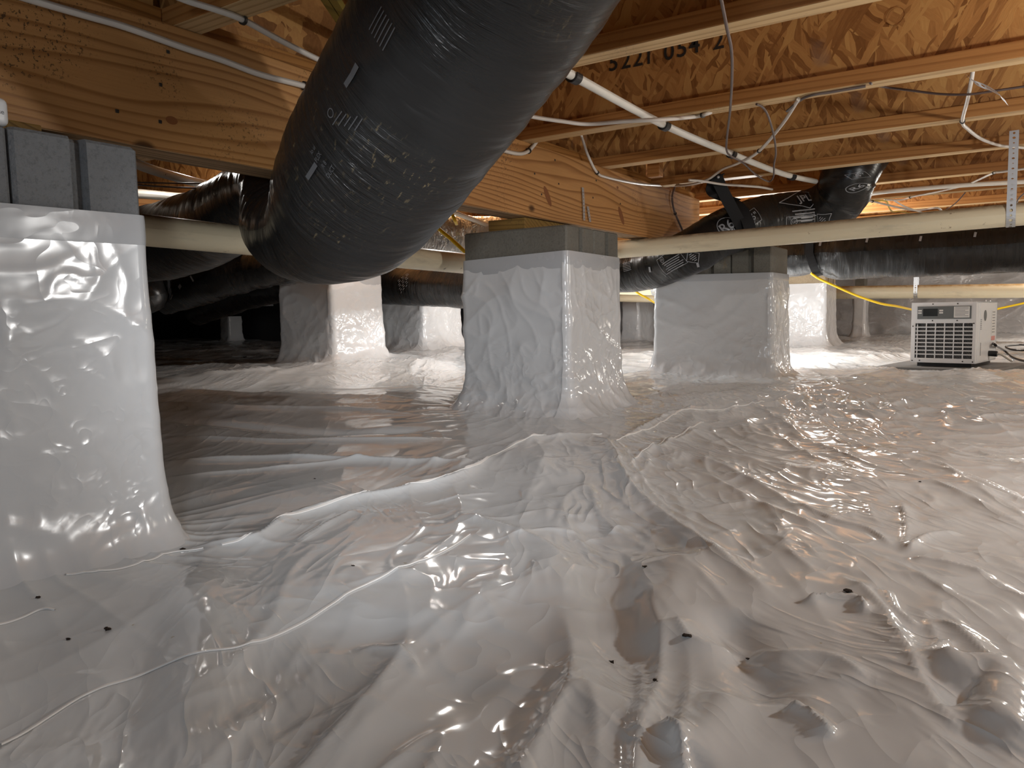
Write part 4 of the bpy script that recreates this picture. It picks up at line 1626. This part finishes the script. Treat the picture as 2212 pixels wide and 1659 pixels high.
for k in range(6):
    q.bar(mb, .02, .035 - .028 * k, .30 - .04 * (k % 3), .011)
mb = nmb()
q = sp(tM, 1499, 556, 0.2, .3, .8)
q.line(mb, [(-.10, 0), (0, .10), (.10, 0), (0, -.10), (-.10, 0)], .008)
for k in range(5):
    q.bar(mb, 0, .05 - .025 * k, .09 - .025 * abs(k - 2), .010)
for px, py in ((1545, 545), (1399, 584)):
    mb = nmb()
    q = sp(tM, px, py, 1.3, .3, .8)
    q.bar(mb, 0, 0, .075, .03)
mb = nmb()
q = sp(tM, 1350, 578, 0.1, .3, .8)
for k in range(6):
    q.bar(mb, 0, .06 - .022 * k, .12, .007)
mb = nmb()
q = sp(tM, 870, 612, 0.5, .7, 1)
for k in range(7):
    for l in range(3):
        q.bar(mb, -.12 + .12 * l + .03 * (k % 2), .12 - .04 * k, .07, .010)
flush('printed_label', MARK, med)

# horizontal duct at right in front of the back pier
rt, tH = duct('flexible_duct', [row(1640, 548, 13.9, .30), row(1700, 553, 13.6, .36), row(1745, 553, 13.4, .33), row(1770, 548, 13.3, .33), row(1810, 549, 13.2, .43), row(1900, 544, 12.9, .44), row(2050, 537, 12.4, .43), row(2212, 528, 11.9, .42), row(2420, 512, 11.2, .40), row(2700, 490, 10.4, .40)], DUCT2, 'long level black duct under the cream pipe at right', 340, .03, 14, 48)
mb = MB()
for px, py in ((1770, 527), (1876, 520), (1993, 516), (2107, 508)):
    mb = nmb()
    q = sp(tH, px, py, 1.4)
    q.bar(mb, 0, 0, .08, .035)
flush('printed_dash', MARK, rt)
mb = MB()
i = int(np.argmin(abs(tH.s - s_at(tH, 1758))))
c, T = tH.C[i], tH.T[i]
A, B = tH.A[i], tH.B[i]
r = .385
C = np.array([c + r * (math.cos(a) * A + math.sin(a) * B) for a in np.linspace(0, 2 * math.pi, 40)])
band(mb, C, np.tile(T, (len(C), 1)), .13, .008)
for sgn in (1, -1):
    C = np.array([c + A * sgn * r + np.array([0, 0, z]) for z in np.linspace(0, JB - c[2] + .02, 12)])
    band(mb, C, np.tile(T, (len(C), 1)), .13, .008)
o = mb.build('hanger_webbing', BLKF)
tag(o, 'black webbing strap pinching the level duct by the wide pier', 'strap')

# black webbing hanging the labelled duct
mb = MB()
i = int(np.argmin(abs(tM.s - s_at(tM, 1590))))
c, T = tM.C[i], tM.T[i]
A, B = tM.A[i], tM.B[i]
r = .37
top = at(1553, 378, 2, JB - .01)
f0 = tM.facing(tM.s[i])
C = [top, top + np.array([.01, .0, -.12])]
C += [c + r * (math.cos(a) * A + math.sin(a) * B) for a in np.linspace(f0 + .75 * (1 if B @ np.array([0, 0, 1]) > 0 else -1), f0 - 1.6, 16)]
C = np.array(C)
C = smooth_path(C, 4)
band(mb, C, np.tile(T / np.linalg.norm(T), (len(C), 1)), .17, .008)
C2 = smooth_path([top + np.array([-.05, 0, 0]), top + np.array([-.10, .02, -.16]), top + np.array([-.02, .06, -.26]), c + .36 * np.array([0, 0, 1])], 6)
band(mb, C2, np.tile(T / np.linalg.norm(T), (len(C2), 1)), .17, .008)
hw = mb.build('hanger_webbing', BLKF)
tag(hw, 'black webbing strap hanging the labelled duct from a joist', 'strap')
mb = MB()
bm = bmesh.new()
bmesh.ops.create_uvsphere(bm, u_segments=10, v_segments=6, radius=.02)
for v in bm.verts:
    v.co = v.co + Vector(tuple(top + np.array([.0, -.03, -.03])))
mb.bm(bm)
bm.free()
o = mb.build('screw_head', STEEL, hw)

# dark ducts behind the girder at left
db, tD = duct('flexible_duct', [row(355, 640, 12.6, .30), row(420, 618, 12.3, .33), row(490, 600, 12.0, .30), row(560, 585, 11.8, .27), row(640, 572, 11.5, .25), row(690, 568, 11.2, .24)], DUCT2, 'dark duct with a small pale emblem, right of the nearest pier', 370, .04, 10, 40)
mb = MB()
mb = nmb()
q = sp(tD, 395, 618, .5)
q.bar(mb, 0, 0, .075, .06)
mb = nmb()
q = sp(tD, 419, 602, -1.0)
q.bar(mb, 0, 0, .11, .028)
mb = nmb()
q = sp(tD, 366, 634, .5)
for k in range(5):
    q.bar(mb, 0, .09 - .04 * k, .13, .010)
flush('printed_emblem', MARK, db)
duct('flexible_duct', [row(420, 672, 15, .30), row(470, 650, 14.8, .33), row(540, 625, 14.4, .36), row(600, 612, 14.1, .36), row(650, 606, 13.9, .32)], DUCT2, 'lowest dark duct drooping beside the left wrapped pier', 380, .04, 10, 40)
_, tG = duct('flexible_duct', [row(250, 650, 11.0, .26), row(312, 640, 11.2, .27), row(330, 618, 11.4, .24), row(338, 596, 11.5, .2)], DUCT2, 'short grey duct bend behind the nearest pier edge', 390, .03, 10, 36)

mb = MB()
c, T = tG.C[16], tG.T[16]
A = tG.A[16]
for sgn in (1, -1):
    C = np.array([c + A * sgn * .27 + np.array([0, 0, z]) for z in np.linspace(-.02, JB - c[2] + .02, 10)])
    band(mb, C, np.tile(T, (len(C), 1)), .10, .008)
C = np.array([c + .27 * (math.cos(a) * A - math.sin(a) * tG.B[16] * (1 if tG.B[16][2] > 0 else -1)) for a in np.linspace(0, math.pi, 14)])
band(mb, C, np.tile(T, (len(C), 1)), .10, .008)
o = mb.build('hanger_webbing', BLKF)
tag(o, 'black webbing holding the short grey duct bend in the dark', 'strap')

# foil duct
duct('foil_duct', [row(800, 512, 10.9, .30), row(900, 512, 10.7, .30), row(980, 515, 10.6, .31), row(1080, 517, 10.6, .31)], FOIL, 'bright crinkled foil duct between the big duct and the middle pier', 400, .03, 12, 40, group=None, part='foil_sleeve')

# ------------------------------------------------------------------ cables
def cable(pts, r, mat, label, name='cable', n=8, group=None, staples=(), nseg=8):
    C = smooth_path(pts, n)
    t = Tube(C, r, nseg)
    root = thing(name, C[0], label, 'cable', group)
    mb = MB()
    t.into(mb)
    mb.build('sheath', mat, root, smooth=True)
    for px in staples:
        i = int(np.argmin(abs(t.s - s_at(t, px))))
        c, T = t.C[i], t.T[i]
        A, B = t.A[i], t.B[i]
        mb = MB()
        Cs = np.array([c + r * 1.5 * (math.cos(a) * A + math.sin(a) * B) for a in np.linspace(0, 2 * math.pi, 13)])
        band(mb, Cs, np.tile(T, (len(Cs), 1)), .018, .008)
        mb.build('staple', STEELD, root)
    return root, t


gf = gx1 + .025
zj = JB - .02
cable([at(-60, -40, 0, gf), at(70, 0, 0, gf), at(180, 32, 0, gf), at(270, 58, 0, gf), at(400, 104, 0, gf), at(480, 130, 0, gf), at(560, 160, 0, gf), at(640, 181, 0, gf), at(710, 199, 0, gf), at(800, 222, 0, gf)], .021, CABW, 'dusty white cable running along the face of the left girder', staples=(658,))
cable([at(330, -30, 2, zj), at(400, 0, 2, zj), at(470, 22, 2, zj), at(525, 43, 2, zj), at(600, 84, 2, zj), at(660, 115, 2, zj), at(725, 146, 2, zj), at(820, 190, 2, zj)], .019, CABW, 'dusty white cable stapled below the joist over the left girder', staples=(523,))
cable([at(1040, 310, 0, gf), at(1090, 326, 0, gf), at(1122, 332, 0, gf), at(1140, 327, 0, gf), at(1152, 315, 0, gf), at(1160, 304, 0, gf)], .020, CABW, 'short white cable hooking up the girder right of the big duct', staples=(1141,))
cable([at(1080, 235, 2, zj - .06), at(1150, 252, 2, zj - .06), at(1215, 262, 2, zj - .06), at(1270, 268, 2, zj - .05), at(1350, 262, 2, 1.64), at(1430, 258, 2, 1.62), at(1500, 252, 2, zj), at(1525, 246, 2, zj), at(1535, 243, 2, zj + .02)], .018, CABW, 'mouldy white cable sagging beside the big duct to the third joist flange', staples=(1518,))
cable([at(1253, 286, 2, zj + .1), at(1258, 300, 0, gf), at(1272, 340, 0, gf), at(1290, 373, 0, gf), at(1310, 383, 0, gf), at(1360, 394, 0, gf), at(1400, 399, 0, gf), at(1450, 401, 0, gf + .05), at(1495, 398, 2, 1.62), at(1530, 387, 2, 1.66), at(1560, 366, 2, zj), at(1600, 350, 2, 1.62), at(1640, 326, 2, 1.64), at(1690, 268, 2, zj), at(1725, 214, 2, zj)], .016, CABW, 'long white cable looping from the girder up to the right joists', staples=(1290, 1641))
cable([at(1488, 389, 2, 1.60), at(1515, 391, 2, 1.60), at(1560, 398, 2, 1.60), at(1600, 401, 2, 1.60), at(1640, 404, 2, 1.60), at(1668, 409, 2, 1.6)], .016, CABW, 'white cable running level behind the black hanger webbing')
cable([at(1458, 402, 0, gf), at(1452, 425, 0, gf), at(1455, 450, 0, gf), at(1463, 472, 0, gf), at(1472, 492, 0, gf), at(1480, 512, 0, gf)], .015, CABG, 'grey cable hanging down the end of the girder', staples=(1459,))
cable([at(1545, -60, 2, 1.66), at(1558, 0, 2, 1.66), at(1570, 60, 2, 1.64), at(1580, 110, 2, 1.63), at(1581, 170, 2, 1.62), at(1577, 240, 2, 1.60), at(1570, 300, 2, 1.58), at(1570, 326, 2, 1.57), at(1580, 338, 2, 1.57), at(1605, 352, 2, 1.58), at(1630, 375, 2, 1.56), at(1652, 389, 2, 1.54), at(1664, 391, 2, 1.54), at(1671, 380, 2, 1.56), at(1672, 355, 2, 1.58), at(1676, 330, 2, 1.6), at(1672, 295, 2, 1.66), at(1660, 252, 2, 1.70), at(1648, 232, 2, zj), at(1634, 225, 2, zj)], .010, CABB, 'thin brown wire hanging in a long loop below the joists')
cable([at(1880, 180, 2, zj), at(1903, 187, 1, 7.6), at(1965, 195, 1, 7.6), at(2030, 203, 1, 7.6), at(2090, 204, 1, 7.6), at(2150, 196, 1, 7.6), at(2260, 180, 1, 7.6)], .010, CABB, 'thin brown wire sagging in front of the web at far right')
cable([at(2102, 150, 2, zj + .15), at(2098, 175, 1, 7.4), at(2090, 215, 1, 7.8), at(2079, 262, 2, zj), at(2090, 278, 2, zj), at(2120, 300, 2, zj), at(2160, 314, 2, zj), at(2200, 318, 2, zj), at(2260, 325, 2, zj)], .016, CABW, 'white cable bending down past the long steel strap', staples=(2079,))
cable([at(1700, 240, 2, zj), at(1740, 210, 2, zj), at(1800, 198, 2, zj), at(1870, 186, 2, zj)], .012, CABG, 'grey cable tucked along the underside of the third joist flange')
zk = zj
pipe('water_line', [at(1820, 432, 2, 1.70), at(1890, 417, 2, 1.70), at(1980, 408, 2, 1.70), at(2080, 400, 2, 1.70), at(2170, 395, 2, 1.70), at(2300, 388, 2, 1.70)], .032, PVCW, 'white water line running level above the cream pipe at far right', nseg=14)
cable([at(1910, 432, 2, zk), at(1950, 431, 2, zk), at(1975, 424, 2, zk), at(2030, 413, 2, zk), at(2090, 398, 2, zk), at(2143, 375, 2, zk), at(2165, 371, 2, zk), at(2260, 358, 2, zk)], .015, CABW, 'white cable crossing the far joists above the cream pipe', staples=(2146, 1966))
cable([at(1850, 433, 2, 1.66), at(1884, 435, 2, 1.66), at(1910, 441, 2, 1.64), at(1950, 450, 2, 1.60), at(1975, 454, 2, 1.58), at(2000, 452, 2, 1.60), at(2025, 449, 2, 1.60), at(2035, 456, 2, 1.58)], .016, CABW, 'white cable sagging just above the cream pipe beside the labelled duct', staples=(1884,))
cable([at(1930, 432, 2, 1.64), at(1950, 444, 2, 1.60), at(1970, 452, 2, 1.56), at(1995, 460, 2, 1.54)], .013, CABW, 'short pale cable end slanting to the cream pipe')
cable([at(1845, 445, 2, 1.66), at(1872, 436, 2, 1.68), at(1912, 434, 2, 1.68), at(1920, 447, 2, 1.62), at(1928, 457, 2, 1.58), at(1945, 457, 2, 1.58), at(1975, 463, 2, 1.55)], .012, CABP, 'pale yellow cable beside the labelled duct elbow')
cable([at(2040, 455, 2, 1.56), at(2055, 446, 2, 1.60), at(2070, 433, 2, 1.64), at(2085, 416, 2, 1.72)], .009, CABB, 'thin dark wire rising from the cream pipe')
cable([at(2196, 440, 2, 1.6), at(2200, 430, 2, 1.62), at(2212, 418, 2, 1.66), at(2240, 400, 2, 1.7)], .012, CABG, 'grey cable loop at the right frame edge above the cream pipe')
# thin wires behind the left girder
cable([at(290, 394, 0, -7.5), at(400, 396, 0, -7.5), at(500, 396, 0, -7.5), at(600, 400, 0, -7.5)], .008, CABG, 'upper thin grey wire behind the left girder')
cable([at(290, 399, 0, -7.2), at(350, 403, 0, -7.2), at(440, 406, 0, -7.2), at(540, 400, 0, -7.2)], .008, CABG, 'lower thin grey wire behind the left girder')
# yellow cords
cable([atd(976, 462, 9.6), atd(982, 474, 9.6), atd(986, 484, 9.7)], .022, CABY, 'short piece of yellow cord above the foil duct', 'extension_cord')
cable([atd(930, 478, 9.4), atd(952, 498, 9.4), atd(975, 517, 9.4), atd(1003, 543, 9.4), atd(1030, 568, 9.5)], .024, CABY, 'yellow cord slanting across the foil duct', 'extension_cord')
cable([atd(1345, 592, 12.4), atd(1356, 612, 12.4), atd(1378, 633, 12.4), atd(1400, 645, 12.4), atd(1420, 657, 12.5), atd(1450, 668, 12.6)], .017, CABY, 'yellow cord drooping between the middle and wide piers', 'extension_cord')
cable([atd(1752, 590, 13.2), atd(1768, 601, 13.2), atd(1800, 616, 13.2), atd(1850, 638, 13.3), atd(1900, 655, 13.5), atd(1940, 662, 13.8), atd(1990, 672, 14.4), atd(2060, 678, 15.0), atd(2130, 672, 15.2), atd(2170, 664, 15.0), atd(2212, 655, 14.4), atd(2260, 645, 14)], .020, CABY, 'yellow cord hanging from the level duct and passing behind the dehumidifier', 'extension_cord')

# olive strip at top left of the big duct
P0, P1 = at(690, -40, 2, JB + .35), at(775, 92, 2, JB + .35)
d = (P1 - P0) / np.linalg.norm(P1 - P0)
side = np.cross(d, (0, 0, 1))
st = thing('wood_strip', P0, 'olive wooden strip pair crossing above the big duct at top', 'strip')
for sg in (-1, 1):
    mb = MB()
    mb.obox((P0 + P1) / 2 + side * sg * .028, d, side, (0, 0, 1), np.linalg.norm(P1 - P0) / 2, .024, .03)
    mb.build('strip', OLIVE, st)

# ------------------------------------------------------------------ dehumidifier on its pad
zf = float(hfloor(np.array([-.6]), np.array([14.3]))[0])
zpad = -.955
D0 = at(2105, 788, 2, zpad + .06)        # front right bottom corner of the case
D1 = at(1966, 784, 2, zpad + .06)
wid = abs(D0[0] - D1[0])
fr = D0[:2] - D1[:2]
ux = np.array([fr[0], fr[1], 0]) / np.linalg.norm(fr)
wid = float(np.linalg.norm(fr))
uy = np.array([-ux[1], ux[0], 0])
uz = np.array([0, 0, 1.0])
pz = float(np.linalg.norm(D0))
hgt = 0.945
dep = 1.25
O = np.array([D1[0], D1[1], zpad + .06])


def dp(x, y, z):
    return O + ux * x + uy * y + uz * z


pad = MB()
pc = dp(wid / 2, dep / 2 - .05, 0)
pad.obox((pc[0], pc[1], zpad - .045), ux, uy, uz, wid / 2 + .42, dep / 2 + .28, .055)
o = pad.build('foam_pad', MATT)
tag(o, 'dark grey pad lying under the dehumidifier', 'pad')
de = thing('dehumidifier', dp(wid / 2, dep / 2, -.05), 'grey-white boxy crawlspace dehumidifier with front grille on a dark pad', 'dehumidifier')
mb = MB()
mb.obox(dp(wid / 2, dep / 2 + .05, -.018), ux, uy, uz, wid / 2 - .07, dep / 2 - .06, .036)
mb.build('base_tray', BLACK, de)


def dbox(mb, x0, x1, y0, y1, z0, z1):
    mb.obox(dp((x0 + x1) / 2, (y0 + y1) / 2, (z0 + z1) / 2), ux, uy, uz, (x1 - x0) / 2, (y1 - y0) / 2, (z1 - z0) / 2)


# case: top, sides, back and a front frame around the grille opening
gx_0, gx_1, gz_0, gz_1 = .065 * wid / 1.0, .955 * wid, .085, .625
mb = MB()
dbox(mb, 0, wid, .03, dep, hgt - .02, hgt)
dbox(mb, 0, .02, .03, dep, 0.02, hgt)
dbox(mb, wid - .02, wid, .03, dep, 0.02, hgt)
dbox(mb, 0, wid, dep - .02, dep, .02, hgt)
dbox(mb, 0, wid, .03, dep, .012, .03)
mb.build('case', CASE, de)
mb = MB()
dbox(mb, 0, wid, 0, .03, gz_1, hgt)
dbox(mb, 0, wid, 0, .03, .015, gz_0)
dbox(mb, 0, gx_0, 0, .03, gz_0, gz_1)
dbox(mb, gx_1, wid, 0, .03, gz_0, gz_1)
mb.build('front_panel', CASE, de)
mb = MB()
dbox(mb, gx_0 - .01, gx_1 + .01, .05, .07, gz_0 - .01, gz_1 + .01)
mb.build('filter_mesh', BLACK, de)
# diagonal expanded mesh behind the bars (one part)
mb = MB()
for k in range(60):
    x = gx_0 - .2 + k * .022
    a, b = np.array([x, .045, gz_0]), np.array([x + .22, .045, gz_1])
    t0 = max(0, (gx_0 - a[0]) / .22)
    t1 = min(1, (gx_1 - a[0]) / .22)
    if t1 <= t0:
        continue
    a, b = a + (b - a) * t0, a + (b - a) * t1
    w_ = .0035
    mb.add([dp(a[0] - w_, a[1], a[2]), dp(a[0] + w_, a[1], a[2]), dp(b[0] + w_, b[1], b[2]), dp(b[0] - w_, b[1], b[2])], [(0, 1, 2, 3)])
o = mb.build('expanded_mesh', plain('dull_mesh', (.22, .22, .22), .5, .5), de)
o['kind'] = 'stuff'
for k in range(1, 9):
    z = gz_0 + (gz_1 - gz_0) * k / 9
    mb = MB()
    dbox(mb, gx_0 - .005, gx_1 + .005, .012, .028, z - .008, z + .008)
    mb.build('grille_bar', CASE, de)
for k in range(0, 6):
    x = gx_0 + .03 + (gx_1 - gx_0 - .03) * k / 6
    mb = MB()
    dbox(mb, x - .007, x + .007, .008, .026, gz_0 - .005, gz_1 + .005)
    mb.build('grille_upright', CASE, de)
# control panel
mb = MB()
dbox(mb, .10 * wid, .93 * wid, -.012, .004, .69, .885)
cp = mb.build('control_panel', CASED, de)
mb = MB()
dbox(mb, .19 * wid, .42 * wid, -.018, -.008, .735, .85)
mb.build('display', SCREEN, cp)
for bx, bz in ((.14, .82), (.14, .785), (.475, .82), (.475, .785)):
    mb = MB()
    dbox(mb, bx * wid - .026, bx * wid + .026, -.018, -.008, bz - .011, bz + .011)
    mb.build('button', PAPER, cp)
mb = MB()
dbox(mb, .67 * wid, .905 * wid, -.017, -.009, .71, .875)
nl = mb.build('notice_label', PAPER, cp)
mb = MB()
for k in range(7):
    dbox(mb, .685 * wid, (.89 - .05 * (k % 3 == 2)) * wid, -.0185, -.0168, .86 - .021 * k - .004, .86 - .021 * k + .004)
for k in range(2):
    pass
mb.build('notice_lines', MARK, cp)
# screws
for sx, sz in ((.03, .58), (.03, .04), (.97, .62), (.97, .04), (.34, .92), (.72, .92), (.34, .665), (.72, .665), (.15, .045), (.82, .045), (.11, .615), (.5, .615), (.9, .615)):
    mb = MB()
    c = dp(sx * wid, -.004, sz)
    bm = bmesh.new()
    bmesh.ops.create_uvsphere(bm, u_segments=8, v_segments=5, radius=.010)
    for v in bm.verts:
        v.co = Vector(tuple(c)) + v.co
    mb.bm(bm)
    bm.free()
    mb.build('screw', STEELD, de)
# right side: emblem, lettering, labels, seam, hose fitting
mb = MB()
n = 20
ce = (wid + .002, .52, .73)
mb.add([dp(ce[0], ce[1] + .085 * math.cos(a), ce[2] + .085 * math.sin(a)) for a in np.linspace(0, 2 * math.pi, n, endpoint=False)], [tuple(range(n))])
mb.build('round_emblem', CASED, de)
mb = MB()
dbox(mb, wid, wid + .008, .085, .105, .02, hgt - .01)
dbox(mb, wid, wid + .008, .20, .212, .02, hgt - .01)
mb.build('side_seam', CASE, de)
mb = MB()
for k in range(6):
    dbox(mb, wid + .001, wid + .004, .26, .31, .52 + .028 * k, .536 + .028 * k)
dbox(mb, wid + .001, wid + .004, .29, .315, .12, .32)
mb.build('side_lettering', MARK, de)
mb = MB()
dbox(mb, wid + .001, wid + .004, .92, 1.14, .42, .80)
sl = mb.build('rating_label', PAPER, de)
mb = MB()
for k in range(8):
    dbox(mb, wid + .004, wid + .006, .95, 1.10, .77 - .045 * k, .785 - .045 * k)
mb.build('rating_lines', MARK, de)
mb = MB()
dbox(mb, wid + .001, wid + .004, .92, 1.14, .33, .40)
mb.build('warning_label', PINK, de)
fit = [dp(wid - .02, .80, .13), dp(wid + .05, .80, .13), dp(wid + .12, .80, .125)]
tube_obj('hose_fitting', fit, .045, BLACK, de, 4, 14)
tube_obj('drain_hose', [dp(wid + .10, .80, .125), dp(wid + .17, .80, .12), dp(wid + .25, .78, .07), dp(wid + .33, .76, .02)], .018, plain('clear_hose', (.55, .53, .48), .2), de, 5, 10)
# power cord on the floor to the right
rz = lambda x, y: float(hfloor(np.array([x]), np.array([y]))[0])


def fl3(px, py, up=.03):
    x, y = fpt(px, py)
    return np.array([x, y, rz(x, y) + up])


cable([dp(wid, 1.05, .28), dp(wid + .06, 1.02, .24), fl3(2170, 768, .06), fl3(2190, 776), fl3(2225, 782), fl3(2280, 786)], .020, BLACK, 'black power cord leaving the back of the dehumidifier', 'power_cord')
cable([fl3(2280, 762), fl3(2215, 756, .08), fl3(2185, 757, .08), fl3(2172, 763, .08), fl3(2185, 768, .08), fl3(2215, 767, .05), fl3(2280, 768)], .018, BLACK, 'black looped cord lying right of the dehumidifier', 'power_cord')

# ------------------------------------------------------------------ background: pilasters, ledge, openings
for (px0, px1, pyb, yy, lb) in ((1843, 1866, 722, 24.2, 'narrow wrapped pilaster against the back wall behind the yellow cord'),):
    a, b = at(px0, pyb, 1, yy), at(px1, pyb, 1, yy)
    mb = MB()
    x0, x1 = a[0], b[0]
    PIERS['q'] = (x0, x1, yy, yy + .6)
    wrap_mesh(mb, x0, x1, yy, yy + .6, lambda x, y: .5, .06, 230, .02, .1)
    w = thing('wall_pilaster', ((x0 + x1) / 2, yy + .3, -1), lb, 'pilaster')
    mb.build('plastic_wrap', WRAP, w, smooth=True)
    mb = MB()
    mb.box((x0 + .02, yy + .02, -1.1), (x1 - .02, yy + .58, CEIL - .02))
    mb.build('block_core', CONC, w)
# far piers glimpsed between the middle and wide piers
for (px, pw, d, lb) in ((1362, 36, 22, 'far shaded pier between the middle and wide piers'),):
    p = atd(px, 700, d)
    w_ = pw * d / F
    mb = MB()
    x0, x1, y0, y1 = p[0] - w_ / 2, p[0] + w_ / 2, p[1], p[1] + 1.1
    w = thing('block_pier', ((x0 + x1) / 2, (y0 + y1) / 2, -.9), lb, 'pier', 'wrapped block piers')
    wrap_mesh(mb, x0, x1, y0, y1, lambda x, y: .62, .06, 240, .02, .15)
    mb.build('plastic_wrap', WRAP, w, smooth=True)
    mb = MB()
    mb.box((x0 + .02, y0 + .02, -1.1), (x1 - .02, y1 - .02, 1.7))
    mb.build('concrete_block', CONC, w)
# dark left background
mb = MB()
p0, p1 = at(300, 669, 1, 17.0), at(575, 662, 1, 17.0)
mb.box((-34, 16.9, p0[2] - .02), (p1[0], 17.3, p0[2] + .05), .01)
o = mb.build('sill_ledge', LEDGE)
tag(o, 'pale ledge line in the dark behind the nearest pier', 'ledge')
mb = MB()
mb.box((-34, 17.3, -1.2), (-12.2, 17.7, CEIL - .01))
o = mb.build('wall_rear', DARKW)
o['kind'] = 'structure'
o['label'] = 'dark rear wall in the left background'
mb = MB()
c = at(486, 700, 1, 16.4)
wrap_mesh(mb, c[0] - .22, c[0] + .22, 16.4, 16.9, lambda x, y: .1, .06, 260, .02, .1)
o = mb.build('wrapped_post', WRAP, None, smooth=True)
tag(o, 'dim narrow post in the dark left background', 'post')
# bits of red insulation on the ledge
for px, py, k in ((338, 657, 0), (428, 655, 1)):
    c = at(px, py, 1, 17.1)
    bm = bmesh.new()
    bmesh.ops.create_icosphere(bm, subdivisions=2, radius=.07)
    for v in bm.verts:
        v.co = Vector((v.co.x * 1.4 + c[0], v.co.y + c[1], v.co.z * .6 + p0[2] + .085)) + Vector((random.uniform(-.02, .02),) * 3)
    mb = MB()
    mb.bm(bm)
    bm.free()
    o = mb.build('brick_fragment', plain('red_brick', (.30, .07, .04), .8))
    tag(o, ('red brick fragment on the dark ledge nearest the left pier', 'red brick fragment further right on the dark ledge')[k], 'brick')
for o in bpy.data.objects:
    if '_o' in o.keys():
        del o['_o']
